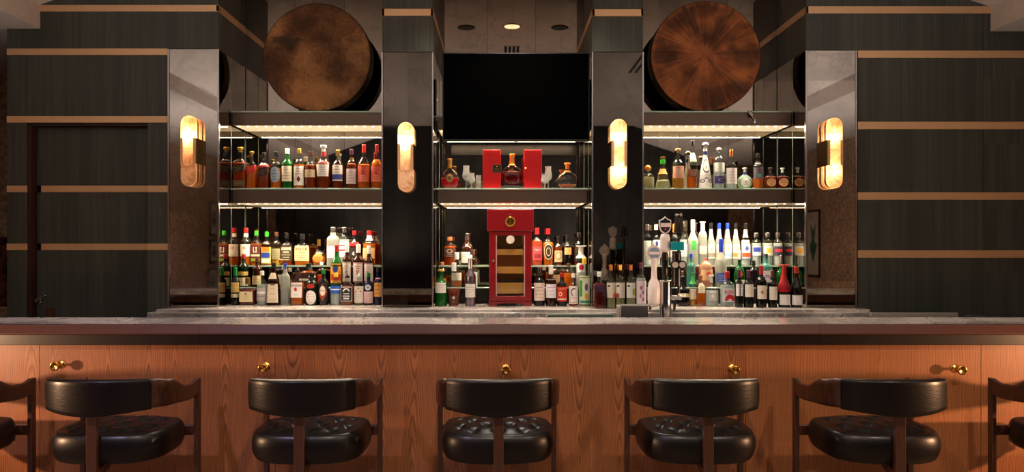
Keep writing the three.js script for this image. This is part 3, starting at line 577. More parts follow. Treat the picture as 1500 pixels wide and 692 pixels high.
// [height, radius] along the bottle, both 0..1; then how square the plan is, how deep, where the cap starts
const KIND = {
  std: { p: [[0, 0], [0, 0.93], [0.012, 1], [0.60, 1], [0.655, 0.92], [0.71, 0.62], [0.755, 0.38], [0.95, 0.34]], n: 2, d: 1, cap: 0.87 },
  longneck: { p: [[0, 0], [0, 0.93], [0.012, 1], [0.52, 1], [0.575, 0.93], [0.64, 0.66], [0.70, 0.40], [0.76, 0.31], [0.96, 0.29]], n: 2, d: 1, cap: 0.82 },
  bordeaux: { p: [[0, 0], [0, 0.94], [0.012, 1], [0.60, 1], [0.65, 0.92], [0.70, 0.62], [0.75, 0.40], [0.96, 0.36]], n: 2, d: 1, cap: 0.78 },
  burgundy: { p: [[0, 0], [0, 0.94], [0.012, 1], [0.42, 1], [0.50, 0.93], [0.60, 0.70], [0.70, 0.45], [0.78, 0.37], [0.96, 0.35]], n: 2, d: 1, cap: 0.8 },
  vodka: { p: [[0, 0], [0, 0.94], [0.012, 1], [0.66, 1], [0.715, 0.95], [0.755, 0.72], [0.785, 0.46], [0.96, 0.42]], n: 2, d: 1, cap: 0.86 },
  goose: { p: [[0, 0], [0, 0.92], [0.012, 0.96], [0.45, 1], [0.56, 0.92], [0.66, 0.55], [0.73, 0.37], [0.96, 0.32]], n: 2, d: 1, cap: 0.8 },
  square: { p: [[0, 0], [0, 0.95], [0.012, 1], [0.60, 1], [0.64, 0.95], [0.69, 0.62], [0.735, 0.37], [0.95, 0.34]], n: 7, d: 1, cap: 0.86 },
  flask: { p: [[0, 0], [0, 0.95], [0.012, 1], [0.58, 1], [0.63, 0.93], [0.68, 0.55], [0.72, 0.33], [0.95, 0.30]], n: 4.5, d: 0.6, cap: 0.84 },
  squat: { p: [[0, 0], [0, 0.95], [0.015, 1], [0.52, 1], [0.57, 0.93], [0.62, 0.55], [0.66, 0.30], [0.92, 0.27]], n: 5, d: 0.8, cap: 0.72 },
  shoulder: { p: [[0, 0], [0, 0.76], [0.015, 0.82], [0.40, 0.95], [0.555, 1], [0.60, 0.93], [0.66, 0.58], [0.72, 0.36], [0.94, 0.33]], n: 2.6, d: 0.9, cap: 0.82 },
  disc: { p: [[0, 0], [0, 0.42], [0.03, 0.58], [0.12, 0.85], [0.24, 0.98], [0.32, 1], [0.42, 0.96], [0.52, 0.82], [0.60, 0.58], [0.655, 0.34], [0.70, 0.24], [0.90, 0.22]], n: 2, d: 0.5, cap: 0.72 },
  cone: { p: [[0, 0], [0, 0.96], [0.012, 1], [0.08, 0.98], [0.40, 0.72], [0.55, 0.5], [0.66, 0.34], [0.95, 0.28]], n: 2, d: 1, cap: 0.84 },
  taper: { p: [[0, 0], [0, 0.70], [0.012, 0.74], [0.42, 1], [0.46, 0.98], [0.58, 0.66], [0.68, 0.36], [0.93, 0.30]], n: 2.4, d: 0.75, cap: 0.8 },
  flared: { p: [[0, 0], [0, 0.98], [0.012, 1], [0.48, 0.84], [0.6, 0.78], [0.68, 0.62], [0.76, 0.36], [0.95, 0.32]], n: 5, d: 0.9, cap: 0.86 },
  slim: { p: [[0, 0], [0, 0.92], [0.012, 0.96], [0.55, 1], [0.64, 0.86], [0.72, 0.55], [0.78, 0.42], [0.96, 0.38]], n: 2, d: 1, cap: 0.88 },
  ridged: { p: [[0, 0], [0, 0.94], [0.012, 1], [0.1, 0.95], [0.2, 1], [0.3, 0.95], [0.4, 1], [0.5, 0.95], [0.6, 1], [0.68, 0.9], [0.75, 0.55], [0.8, 0.4], [0.95, 0.36]], n: 6, d: 1, cap: 0.86 },
  dome: { p: [[0, 0], [0, 0.94], [0.012, 1], [0.55, 1], [0.68, 0.95], [0.78, 0.8], [0.85, 0.55], [0.88, 0.26], [0.97, 0.22]], n: 2, d: 1, cap: 0.9 },
  round: { p: [[0, 0], [0, 0.6], [0.02, 0.75], [0.14, 0.96], [0.26, 1], [0.4, 0.92], [0.5, 0.68], [0.56, 0.36], [0.60, 0.24], [0.84, 0.22]], n: 2, d: 0.7, cap: 0.62 },
};
const smoothProfile = (p) => {                                   // eases the corners of a profile
  const out = [p[0], p[1]];
  for (let i = 2; i < p.length; i++) { const a = p[i - 1], b = p[i]; const m = Math.hypot(b[0] - a[0], (b[1] - a[1]) * 0.2) > 0.09 && Math.abs(b[1] - a[1]) > 0.05; if (m) out.push([mix(a[0], b[0], 0.5), mix(a[1], b[1], 0.5)]); out.push(b); }
  return out;
};
function loft(rings, n, depth, closedTop, segs = 28) {           // rings: [height, radius] in metres
  const pos = [], idx = [], N = rings.length;
  for (const [y, r] of rings) for (let k = 0; k < segs; k++) {
    const a = k / segs * Math.PI * 2, c = Math.cos(a), s = Math.sin(a), q = n === 2 ? 1 : Math.min(1.32, 1 / Math.pow(Math.abs(c) ** n + Math.abs(s) ** n, 1 / n));
    pos.push(c * q * r, y, s * q * r * depth);
  }
  for (let i = 0; i < N - 1; i++) for (let k = 0; k < segs; k++) { const a = i * segs + k, b = i * segs + (k + 1) % segs; idx.push(a, a + segs, b, b, a + segs, b + segs); }
  if (closedTop) { const t = pos.length / 3; pos.push(0, rings[N - 1][0], 0); for (let k = 0; k < segs; k++) idx.push((N - 1) * segs + k, t, (N - 1) * segs + (k + 1) % segs); }
  const g = new THREE.BufferGeometry(); g.setAttribute('position', new THREE.Float32BufferAttribute(pos, 3)); g.setIndex(idx); g.computeVertexNormals(); return g;
}
const rAt = (p, y) => { for (let i = 2; i < p.length; i++) if (y <= p[i][0]) { const a = p[i - 1], b = p[i]; return mix(a[1], b[1], (y - a[0]) / Math.max(1e-6, b[0] - a[0])); } return p[p.length - 1][1]; };
function labelPatch(K, h, R, spec, lift = 0.0012) {               // paper wrapped on the front of the bottle
  const [u0, v0, du, dv] = cellOf(spec), pos = [], uv = [], idx = [], half = (spec.a ?? 62) * Math.PI / 180, [y0, y1] = spec.y, n = K.n;
  const put = (a, t) => {                                           // a, t in -1..1
    const th = Math.PI / 2 - a * half, c = Math.cos(th), s = Math.sin(th), y = mix(y0, y1, t * 0.5 + 0.5) + (spec.slant ?? 0) * a, q = n === 2 ? 1 : Math.min(1.32, 1 / Math.pow(Math.abs(c) ** n + Math.abs(s) ** n, 1 / n)), r = rAt(K.p, clamp(y, 0.02, 0.99)) * R;
    pos.push(c * (q * r + lift), y * h, s * (q * r * K.d + lift)); uv.push(u0 + (a * 0.488 + 0.5) * du, v0 + (t * 0.488 + 0.5) * dv);
  };
  if (spec.sh === 'disc') {
    put(0, 0); const rings = 3, S = 24;
    for (let r = 1; r <= rings; r++) for (let k = 0; k < S; k++) put(Math.cos(k / S * 6.2832) * r / rings, Math.sin(k / S * 6.2832) * r / rings);
    for (let k = 0; k < S; k++) idx.push(0, 1 + k, 1 + (k + 1) % S);
    for (let r = 0; r < rings - 1; r++) for (let k = 0; k < S; k++) { const a = 1 + r * S + k, b = 1 + r * S + (k + 1) % S; idx.push(a, a + S, b, b, a + S, b + S); }
  } else {
    const A = 12, T = 3; for (let t = 0; t <= T; t++) for (let a = 0; a <= A; a++) put(a / A * 2 - 1, t / T * 2 - 1);
    for (let t = 0; t < T; t++) for (let a = 0; a < A; a++) { const i = t * (A + 1) + a, j = i + A + 1; idx.push(i, i + 1, j, i + 1, j + 1, j); }
  }
  const g = new THREE.BufferGeometry(); g.setAttribute('position', new THREE.Float32BufferAttribute(pos, 3)); g.setAttribute('uv', new THREE.Float32BufferAttribute(uv, 2)); g.setIndex(idx); g.computeVertexNormals(); return g;
}
const geoCache = new Map(), cached = (key, make) => { if (!geoCache.has(key)) geoCache.set(key, make()); return geoCache.get(key); };
const WHERE = { L: 'under the mottled disc', M: 'under the television', R: 'under the copper disc' };
const ROWS = { u: [5.60, SY, 'on the shelf'], b: [5.74, GSH, 'back row'], m: [5.62, STEP, 'middle row'], f: [5.50, LEDGE, 'front row'], n: [5.42, LEDGE, 'front row'], w: [5.30, LEDGE, 'front row'], c: [5.21, LEDGE, 'on the counter'] };
const placedRows = {};
function bottle(niche, row, px, ytop, wpx, kind, glass, liq, fill, cap, look, labels = [], o = {}) {
  const [dist, floor, rowName] = ROWS[row], d = o.dist ?? dist, K0 = KIND[kind], h = Y(ytop, d) - floor, K = { ...K0, p: smoothProfile(K0.p) };
  let R = wpx / F * d / 2, bx = X(px, d);                          // neighbours in a row never touch: slimmer first, then a little aside
  const inNiche = row === 'c' ? null : NICHES['LMR'.indexOf(niche)];
  for (const [qx, qR, qd] of placedRows[niche + row] ??= []) { const dz = d - qd, gap = Math.hypot(bx - qx, dz); if (gap < R + qR + 0.001) { R = Math.max(R * 0.82, Math.min(R, gap - qR - 0.001)); const need = R + qR + 0.001 - gap; if (need > 0) bx += Math.sign(bx - qx) * need; } }
  if (inNiche) bx = clamp(bx, X(inNiche[0]) + R + 0.003, X(inNiche[1]) - R - 0.003);
  placedRows[niche + row].push([bx, R, d]);
  const words = `${look} ${o.where ?? rowName + ' ' + WHERE[niche]}`.trim().split(/\s+/).length; if (words > 16) console.log('LONG', words, look);
  const t = thing(o.name ?? (kind === 'bordeaux' || kind === 'burgundy' ? 'wine_bottle' : kind === 'disc' || kind === 'round' || kind === 'taper' ? 'decanter_bottle' : 'liquor_bottle'), `${look} ${o.where ?? rowName + ' ' + WHERE[niche]}`, 'bottle', [bx, floor, -d], o.turn ?? 0, o.group ?? `bottles ${WHERE[niche]}`);
  const key = [kind, h.toFixed(4), R.toFixed(4)].join();
  part(t, 'glass', cached('g' + key, () => loft(K.p.map(([y, r]) => [y * h, r * R]), K.n, K.d, false)), GLASS[glass]);
  if (liq) {
    const pts = [[0.012, 0]]; for (const [y, r] of K.p) if (y >= 0.012 && y < fill) pts.push([y, r]); pts.push([fill, rAt(K.p, fill)]);
    pts.splice(1, 0, [0.0121, rAt(K.p, 0.013) * 0.9]);
    part(t, 'liquid', loft(pts.map(([y, r]) => [y * h, Math.max(0, r * R - (r ? 0.0022 : 0))]), K.n, K.d, true), LIQ[liq]);
  }
  if (cap) {
    const [col, type] = cap.split(':'), c0 = (o.cap ?? K.cap), rn = rAt(K.p, c0 + 0.02) * R, m = CAPS[col];
    let g;
    if (type === 'ball') { g = new THREE.SphereGeometry(rn * (o.ball ?? 2), 20, 14); g.translate(0, h - rn * (o.ball ?? 2), 0); }
    else if (type === 'foil') { const pr = K.p.filter(([y]) => y > c0).map(([y, r]) => [y * h, r * R + 0.0009]); g = loft([[c0 * h, rAt(K.p, c0) * R + 0.0009], ...pr, [h * 0.985, rn + 0.0016], [h, rn + 0.001]], 2, 1, true, 20); }
    else if (type === 'pour') g = loft([[h * 0.88, rn * 0.9], [h * 0.93, rn * 1.1], [h * 0.95, rn * 0.5], [h * 1.0, rn * 0.32]], 2, 1, true, 14);
    else if (type === 'cork') g = loft([[h * (c0 + 0.03), rn * 0.8], [h * 0.945, rn * 0.8], [h * 0.948, rn * 1.35], [h * 0.99, rn * 1.35], [h, rn * 1.2]], 2, 1, true, 18);
    else g = loft([[h * c0, rn + 0.0012], [h * 0.99, rn + 0.0012], [h, rn * 0.9]], 2, 1, true, 18);
    part(t, type === 'foil' ? 'foil_capsule' : type === 'pour' ? 'pourer' : type === 'ball' || type === 'cork' ? 'stopper' : 'cap', g, m);
  }
  for (const l of labels) part(t, l.neck ? 'neck_label' : 'label', labelPatch(K, h, R, l), matLabel);
  return t;
}
const plain = (bg, y, o = {}) => ({ bg, y, el: o.el ?? [['l', 4, 0.25, 0.8, o.ink ?? '#5a4a40']], ...o });
const W = '#ece6dc', CR = '#e9dcbb';
// --- upper shelf under the mottled disc
bottle('L', 'u', 352, 216, 19, 'square', 'clear', 'dark', 0.62, 'gold:cork', 'square whisky bottle with slanted black label', [plain('#17130f', [0.40, 0.56], { slant: 0.05, a: 55, ink: '#c9a25a' }), plain('#3a2a18', [0.05, 0.2], { a: 50, ink: '#c9a25a' })]);
bottle('L', 'u', 368, 222, 17, 'square', 'clear', 'amber', 0.6, 'gold:cork', 'square whisky bottle with slanted red label', [plain('#b5161c', [0.42, 0.58], { slant: 0.05, a: 55, ink: '#e8c88a' })]);
bottle('L', 'u', 387, 224, 16, 'square', 'clear', 'dark', 0.6, 'black:cap', 'square whisky bottle with dark crimson slanted label', [plain('#1c1012', [0.36, 0.56], { slant: 0.05, a: 55, ink: '#b8924e' }), plain('#8a1418', [0.57, 0.66], { a: 60, slant: 0.03 })]);
bottle('L', 'u', 404.5, 222, 16, 'std', 'clear', 'amber', 0.55, 'black:cap', 'whisky bottle with silvery blue oval label', [plain('#8fa3b8', [0.16, 0.58], { sh: 'disc', a: 58, ink: '#3a4a60' })]);
bottle('L', 'u', 421, 218, 16, 'std', 'green', 'gold', 0.6, 'white:foil', 'bright green whisky bottle with cream label', [plain('#e6dcc0', [0.18, 0.56], { ink: '#7a6a50' })]);
bottle('L', 'u', 438.5, 218, 16, 'std', 'clear', 'amber', 0.6, 'gold:cap', 'amber whisky bottle with cream label and diagonal swoosh', [plain(W, [0.08, 0.56], { el: [['l', 3, 0.15, 0.4, '#8a6a50'], ['d', 0.55, 0.68, 0.16, '#6a2a14']] })]);
bottle('L', 'u', 455, 222, 17, 'std', 'clear', 'dark', 0.64, 'brown:cap', 'dark whisky bottle with small tan label', [plain('#dcc79c', [0.30, 0.50])]);
bottle('L', 'u', 474, 213, 20, 'shoulder', 'clear', 'dark', 0.6, 'white:cork', 'broad whisky bottle with red neck and white label', [plain(W, [0.28, 0.55], { a: 55, ink: '#7a5a80' }), { bg: '#a5141c', y: [0.74, 0.85], a: 120, neck: 1 }, { bg: '#a5141c', y: [0.58, 0.64], sh: 'disc', a: 18 }]);
bottle('L', 'u', 495, 220, 16, 'std', 'clear', 'dark', 0.62, 'gold:foil', 'whisky bottle with white label and violet blue band', [plain(W, [0.20, 0.60], { el: [['l', 3, 0.1, 0.45, '#666'], ['r', 0, 0.58, 1, 0.34, '#4550a8']] })]);
bottle('L', 'u', 515, 219, 15, 'std', 'clear', 'dark', 0.64, 'purple:foil', 'whisky bottle with pink white label and purple capsule', [plain('#e6d2d6', [0.12, 0.50], { ink: '#7a5060' })]);
bottle('L', 'u', 533, 212, 18, 'longneck', 'clear', 'amber', 0.55, 'red:foil', 'long necked half full bottle with coral label', [plain('#cf5a48', [0.15, 0.50], { el: [['t', 'X', 0.3, 0.4, '#7a1c14'], ['l', 4, 0.6, 0.9, '#f0c8b8']] })]);
bottle('L', 'u', 552, 212, 17, 'longneck', 'clear', 'amber', 0.66, 'red:foil', 'long necked fuller bottle with coral label', [plain('#cf5a48', [0.15, 0.50], { el: [['t', 'X', 0.3, 0.4, '#7a1c14'], ['l', 4, 0.6, 0.9, '#f0c8b8']] })]);
// --- back row under the mottled disc
const cream = (t) => plain('#efe7d2', [0.24, 0.56], { el: [['c', 0.5, 0.3, 0.14, '#c9a27a'], ['t', t ?? '', 0.2, 0.62, '#8a2a20'], ['l', 2, 0.8, 0.92, '#7a5a40']] });
bottle('L', 'b', 359, 334, 16, 'std', 'clear', 'amber', 0.55, 'red:cap', 'bourbon bottle with cream label and red white neck', [cream(), { bg: '#efe7d8', y: [0.76, 0.85], a: 160, neck: 1 }]);
bottle('L', 'b', 375.5, 338, 17, 'square', 'clear', 'amber', 0.62, 'green:cap', 'square rye bottle with green cap and white letters', [plain('#5a1f0c', [0.10, 0.60], { el: [['t', 'LI', 0.42, 0.32, '#f2ead8', 'bold', 'sans-serif'], ['r', 0.1, 0.56, 0.8, 0.12, '#d9cfae'], ['r', 0.1, 0.78, 0.8, 0.16, '#8aa028']] })]);
bottle('L', 'b', 391, 340, 14, 'square', 'clear', 'amber', 0.5, 'green:cap', 'slender bourbon bottle with green cap and blue orange label', [plain('#b8b26a', [0.06, 0.55], { el: [['r', 0.2, 0, 0.6, 0.3, '#d2741f'], ['r', 0.15, 0.35, 0.7, 0.3, '#2a3f9c'], ['r', 0.2, 0.72, 0.6, 0.22, '#e8e6dc']] })]);
bottle('L', 'b', 405, 340, 15, 'std', 'clear', 'gold', 0.4, 'brown:cap', 'pale olive whisky bottle nearly empty with brown cap', [plain('#8c8a62', [0.18, 0.5])]);
const knob = (bg, fg) => plain(bg, [0.14, 0.62], { a: 60, el: [['t', 'KNOB', 0.27, 0.22, fg, 'bold', 'sans-serif'], ['t', 'CREEK', 0.15, 0.44, fg, 'bold', 'sans-serif'], ['l', 3, 0.6, 0.9, fg]] });
bottle('L', 'b', 419, 342, 20, 'flask', 'clear', 'dark', 0.5, 'black:cap', 'flat bourbon bottle with dark olive lettered label', [knob('#3a3420', '#efe6c8')]);
bottle('L', 'b', 443, 343, 21, 'flask', 'clear', 'amber', 0.55, 'black:cap', 'flat bourbon bottle with cream lettered label', [knob('#e6cf98', '#2a1c10')]);
bottle('L', 'b', 467, 351, 20, 'round', 'clear', 'amber', 0.34, 'gold:cap', 'rounded bourbon bottle with amber oval label', [plain('#c98a3a', [0.12, 0.46], { sh: 'disc', a: 48, ink: '#5a2a10' })], { cap: 0.74 });
bottle('L', 'b', 488, 333, 18, 'vodka', 'frost', null, 0, 'silver:cap', 'frosted white vodka bottle with silver neck', [plain('#e9dfe0', [0.2, 0.5], { ink: '#b88a98' })]);
bottle('L', 'b', 504.5, 333, 18, 'vodka', 'clear', 'clear', 0.68, 'silver:foil', 'vodka bottle with pink white banded label', [plain('#efe2e4', [0.22, 0.62], { el: [['r', 0, 0.2, 1, 0.1, '#c0405c'], ['r', 0, 0.5, 1, 0.12, '#c0405c'], ['l', 2, 0.75, 0.9, '#904050']] })]);
bottle('L', 'b', 519, 338, 16, 'std', 'clear', 'ruby', 0.66, 'red:foil', 'dark bourbon bottle with red capsule and black label', [plain('#1a1214', [0.1, 0.5], { el: [['t', '4', 0.4, 0.4, '#e8e0d8', 'bold', 'sans-serif'], ['l', 2, 0.75, 0.9, '#c8b8a8']] }), { bg: '#b5141c', y: [0.56, 0.66], a: 150, neck: 1 }]);
bottle('L', 'b', 541, 338, 19, 'std', 'clear', 'amber', 0.62, 'red:cap', 'bourbon bottle with red cap and white paper neck', [plain('#d8a878', [0.2, 0.5]), { bg: '#efe6e0', y: [0.72, 0.86], a: 160, neck: 1 }]);
// --- middle row under the mottled disc
bottle('L', 'm', 357, 373, 15, 'std', 'dkgreen', null, 0, 'red:foil', 'dark green liqueur bottle with red capsule and gold band', [plain('#c2a050', [0.36, 0.48], { a: 70 }), plain('#e0d4b0', [0.05, 0.3], { a: 70 })]);
bottle('L', 'm', 377, 378, 14, 'std', 'brown', 'dark', 0.5, 'brown:cap', 'small brown bitters bottle with tan label', [plain('#cdb98a', [0.1, 0.4])]);
bottle('L', 'm', 411, 380, 17, 'flask', 'clear', 'amber', 0.4, 'cork:cork', 'clear flask of amber whisky with cork stopper', [plain('#cfc8b8', [0.1, 0.45])]);
bottle('L', 'm', 452, 386, 25, 'flask', 'clear', 'dark', 0.7, 'black:cap', 'broad amber flask with diagonal white ribbon label', [plain('#3a1410', [0.2, 0.62], { a: 60, el: [['r', 0.08, 0.6, 0.5, 0.2, '#e8e0d8'], ['d', 0.75, 0.4, 0.2, '#e8e0d8']] })]);
bottle('L', 'm', 471, 384, 14, 'std', 'clear', 'amber', 0.5, 'clear:cap', 'clear amber bottle with small red label', [plain('#b01c1c', [0.15, 0.45], { ink: '#f0d8c8' })]);
bottle('L', 'm', 493, 359, 17, 'longneck', 'green', 'gold', 0.55, 'red:foil', 'green necked bottle with orange label and blue oval', [plain('#e0962a', [0.1, 0.56], { a: 66, el: [['c', 0.5, 0.26, 0.2, '#1f4fae'], ['r', 0.1, 0.55, 0.8, 0.3, '#c93a1c']] })], { cap: 0.84 });
for (const [px, top, look, ink] of [[508.5, 357, 'dark rum bottle with white ship label', '#7a6a58'], [525, 358, 'dark liqueur bottle with pale pink framed label', '#a03a58'], [540.5, 360, 'dark liqueur bottle with violet arched label', '#5a3a80']])
  bottle('L', 'm', px, top, 16, 'bordeaux', 'brown', 'ruby', 0.6, 'white:cap', look, [plain('#eae2dc', [0.12, 0.58], { bd: ink, el: [['t', 'M', 0.3, 0.5, ink], ['l', 2, 0.2, 0.3, ink]] })], { cap: 0.8 });
// --- front row under the mottled disc
bottle('L', 'f', 345, 392, 12.5, 'bordeaux', 'dkgreen', null, 0, 'dkgreen:foil', 'slim dark green bottle with gold label', [plain('#c8a862', [0.34, 0.60], { a: 66, ink: '#4a3a18' }), plain('#d0c49a', [0.2, 0.3], { a: 66 })]);
bottle('L', 'f', 363, 407, 23, 'squat', 'clear', 'ruby', 0.56, 'gold:cap', 'squat square amaretto bottle with cream label', [plain('#e6d6a8', [0.12, 0.5], { a: 42, el: [['d', 0.5, 0.22, 0.1, '#6a4a20'], ['l', 1, 0.42, 0.42, '#4a2a10'], ['l', 2, 0.62, 0.8, '#8a7a50']] })], { cap: 0.76 });
bottle('L', 'f', 384, 397, 15, 'std', 'clear', 'clear', 0.6, 'white:cap', 'clear spirit bottle with white cap and silver band', [plain('#b8b4ae', [0.12, 0.5], { el: [['r', 0.05, 0.28, 0.9, 0.16, '#f2efe8'], ['r', 0.2, 0.6, 0.6, 0.04, '#555']] })]);
bottle('L', 'f', 401, 385, 19, 'flared', 'brown', 'dark', 0.6, 'black:cap', 'brown orange liqueur bottle with large flared cream label', [plain('#efe0c4', [0.06, 0.50], { a: 48, ink: '#a06a4a', el: [['r', 0.25, 0.03, 0.5, 0.05, '#2a2018'], ['l', 3, 0.25, 0.8, '#c08a70']] }), plain('#ecdcb8', [0.62, 0.76], { a: 42, neck: 1, ink: '#a0764a' })]);
bottle('L', 'f', 418, 386, 12, 'ridged', 'frost', null, 0, 'blue:cap', 'pale ridged vodka bottle with cobalt blue cap', []);
bottle('L', 'f', 436, 392, 17, 'square', 'clear', 'amber', 0.6, 'black:pour', 'bourbon bottle with white label and red wax seal', [plain('#f0ece6', [0.20, 0.60], { a: 48, el: [['t', 'JIM BEAM', 0.2, 0.2, '#1a1a1a'], ['c', 0.45, 0.45, 0.13, '#c0201c'], ['l', 1, 0.8, 0.8, '#555']] })]);
bottle('L', 'f', 457, 398, 19, 'std', 'dkgreen', null, 0, 'black:pour', 'dark green bottle with red seal and round label', [plain('#ece8e2', [0.02, 0.44], { sh: 'disc', a: 50, ink: '#999' }), { bg: '#b8201c', y: [0.5, 0.64], sh: 'disc', a: 34 }]);
bottle('L', 'f', 474, 395, 16, 'std', 'black', null, 0, 'dkgreen:foil', 'black liqueur bottle with green capsule and diamond label', [plain('#1a1210', [0.1, 0.62], { a: 60, el: [['d', 0.5, 0.5, 0.46, '#a83a1c'], ['c', 0.5, 0.42, 0.26, '#efe6d8'], ['l', 1, 0.42, 0.42, '#222']] })]);
bottle('L', 'f', 492, 400, 16, 'std', 'clear', 'clear', 0.55, 'yellow:cap', 'clear bottle with bright blue label and yellow cap', [plain('#1f62c8', [0.36, 0.6], { a: 80, el: [['r', 0.1, 0.4, 0.8, 0.14, '#e8eef8']] })]);
bottle('L', 'f', 509, 402, 19, 'square', 'clear', 'dark', 0.62, 'black:pour', 'square whiskey bottle with ornate black and white label', [plain('#1b191b', [0.12, 0.60], { a: 48, bd: '#d8d4d0', el: [['a', 0.5, 0.42, 0.28, 3.5, 5.9, '#ece8e4', 0.1], ['r', 0.25, 0.45, 0.5, 0.05, '#ddd'], ['r', 0.2, 0.6, 0.6, 0.06, '#ddd'], ['r', 0.25, 0.74, 0.5, 0.1, '#ddd']] })]);
bottle('L', 'f', 526, 401, 14, 'std', 'clear', 'straw', 0.6, 'clear:pour', 'clear gin bottle with tall white label and red crest', [plain('#efeae4', [0.08, 0.60], { a: 70, el: [['d', 0.5, 0.14, 0.1, '#c8a040'], ['r', 0.25, 0.3, 0.12, 0.06, '#b03a3a'], ['r', 0.62, 0.3, 0.12, 0.06, '#b03a3a'], ['l', 4, 0.5, 0.9, '#aaa']] })]);
bottle('L', 'f', 540, 400, 15.5, 'std', 'navy', null, 0, 'dkgreen:foil', 'dark blue herbal bottle with green capsule and pink label', [plain('#e8c9cc', [0.06, 0.42], { a: 70, ink: '#b06a78' }), { bg: '#dfe6ee', y: [0.46, 0.64], sh: 'disc', a: 38, el: [['c', 0.5, 0.5, 0.2, '#8aa0c0']] }]);
bottle('L', 'f', 553.5, 392, 11, 'slim', 'navy', null, 0, 'black:cap', 'slim dark bottle with orange tan label and red band', [plain('#e2a860', [0.22, 0.72], { a: 75, el: [['r', 0, 0, 1, 0.22, '#f0e6e0'], ['r', 0.1, 0.05, 0.8, 0.1, '#c01c24'], ['l', 3, 0.4, 0.8, '#7a4a20']] })]);
// --- under the television: glass shelf and risers
bottle('M', 'b', 659, 347, 19, 'std', 'clear', 'dark', 0.68, 'wood:cap', 'dark rum bottle with wooden stopper', [{ bg: '#2a1410', y: [0.3, 0.6], a: 55, el: [['a', 0.5, 0.35, 0.2, 0, 7, '#c8a878', 0.05], ['l', 2, 0.75, 0.9, '#e0d0b0']] }]);
bottle('M', 'b', 684, 342, 18, 'goose', 'brown', 'ruby', 0.62, 'silver:foil', 'dark red cognac bottle with silver capsule and white label', [plain(W, [0.08, 0.42])]);
bottle('M', 'm', 669, 370, 16, 'goose', 'clear', 'amber', 0.36, 'clear:cap', 'clear half full whisky bottle beside silver one', [plain('#d8d0bc', [0.2, 0.42])]);
bottle('M', 'm', 692, 366, 16, 'vodka', 'clear', 'clear', 0.4, 'silver:cap', 'tall clear nearly empty vodka bottle', []);
bottle('M', 'm', 648, 384, 13, 'std', 'clear', 'amber', 0.35, 'wood:cap', 'small amber bottle with wooden cap', []);
bottle('M', 'n', 641, 395, 18, 'std', 'green', 'straw', 0.6, 'gold:cork', 'bright green gin bottle with white square label', [plain(W, [0.36, 0.64], { a: 56, ink: '#888' })]);
bottle('M', 'n', 664, 385, 24, 'taper', 'clear', 'dark', 0.4, 'clear:cap', 'tapered cognac bottle with amber spirit and small crest', [{ bg: '#3a1a0c', y: [0.1, 0.24], a: 26, el: [['d', 0.5, 0.35, 0.3, '#cbbca0'], ['l', 2, 0.7, 0.9, '#cbbca0']] }]);
bottle('M', 'n', 689, 378, 16, 'bordeaux', 'silver', null, 0, 'silver:cap', 'brushed silver metal bottle with white label', [plain(W, [0.18, 0.46], { ink: '#999' })]);
bottle('M', 'b', 787, 334, 15, 'std', 'clear', 'rose', 0.66, 'red:foil', 'rosy whisky bottle with red label and red capsule', [plain('#b03a44', [0.14, 0.5], { el: [['l', 2, 0.2, 0.3, '#f0d8d8'], ['r', 0.2, 0.55, 0.6, 0.3, '#7a1c28']] })], { cap: 0.83 });
bottle('M', 'b', 803, 335, 17, 'shoulder', 'clear', 'amber', 0.62, 'red:foil', 'amber whisky bottle with dark oval ringed label', [plain('#2a1810', [0.14, 0.6], { sh: 'disc', a: 50, bd: '#e0d0b0', el: [['a', 0.5, 0.5, 0.22, 0, 7, '#d8c4a0', 0.04]] })], { cap: 0.85 });
bottle('M', 'b', 816.5, 346, 15, 'std', 'clear', 'dark', 0.62, 'black:cap', 'whisky bottle with pale tan round label and black cap', [plain('#c9b08a', [0.12, 0.5], { el: [['a', 0.5, 0.45, 0.3, 0, 7, '#5a3a20', 0.06], ['l', 2, 0.8, 0.9, '#5a3a20']] })]);
bottle('M', 'b', 831.5, 344, 15, 'bordeaux', 'black', null, 0, 'black:foil', 'black port bottle with small tan label', [plain('#c49a60', [0.35, 0.58], { a: 40 })]);
bottle('M', 'b', 848, 341, 15, 'std', 'clear', 'dark', 0.55, 'black:cap', 'dark rum bottle with black label and cap', [plain('#17120f', [0.1, 0.56])]);
bottle('M', 'm', 813, 384, 17, 'std', 'clear', 'amber', 0.45, 'black:cap', 'small amber bitters bottle with tan label', [plain('#c8a67a', [0.2, 0.5])]);
bottle('M', 'm', 833, 386, 15, 'std', 'clear', 'amber', 0.6, 'brown:cap', 'short amber whisky bottle with brown cap', []);
bottle('M', 'm', 851, 360, 15, 'vodka', 'clear', 'clear', 0.55, 'white:foil', 'clear spirit bottle with white neck and red dot label', [{ bg: '#d9dce2', y: [0.36, 0.58], a: 48, el: [['c', 0.5, 0.45, 0.3, '#b81c2c']] }], { cap: 0.7 });
bottle('M', 'n', 790, 392, 16, 'bordeaux', 'wine', null, 0, 'black:foil', 'dark vermouth bottle with cream label beside humidor', [plain('#e3cfc0', [0.14, 0.6], { a: 66, ink: '#a06a60' })]);
bottle('M', 'n', 807, 389, 16, 'bordeaux', 'brown', 'ruby', 0.6, 'white:foil', 'dark red aperitif bottle with white capsule and arched label', [plain('#ece6ea', [0.2, 0.66], { a: 66, ink: '#9a7ac0' })]);
bottle('M', 'n', 823, 400, 15, 'std', 'black', null, 0, 'red:foil', 'black amaro bottle with vermilion label', [plain('#d2381c', [0.14, 0.58], { a: 68, el: [['l', 1, 0.14, 0.14, '#f0e0c0'], ['a', 0.35, 0.5, 0.12, 0, 7, '#f0d0b0', 0.05], ['r', 0, 0.8, 1, 0.08, '#e8dcd0']] })]);
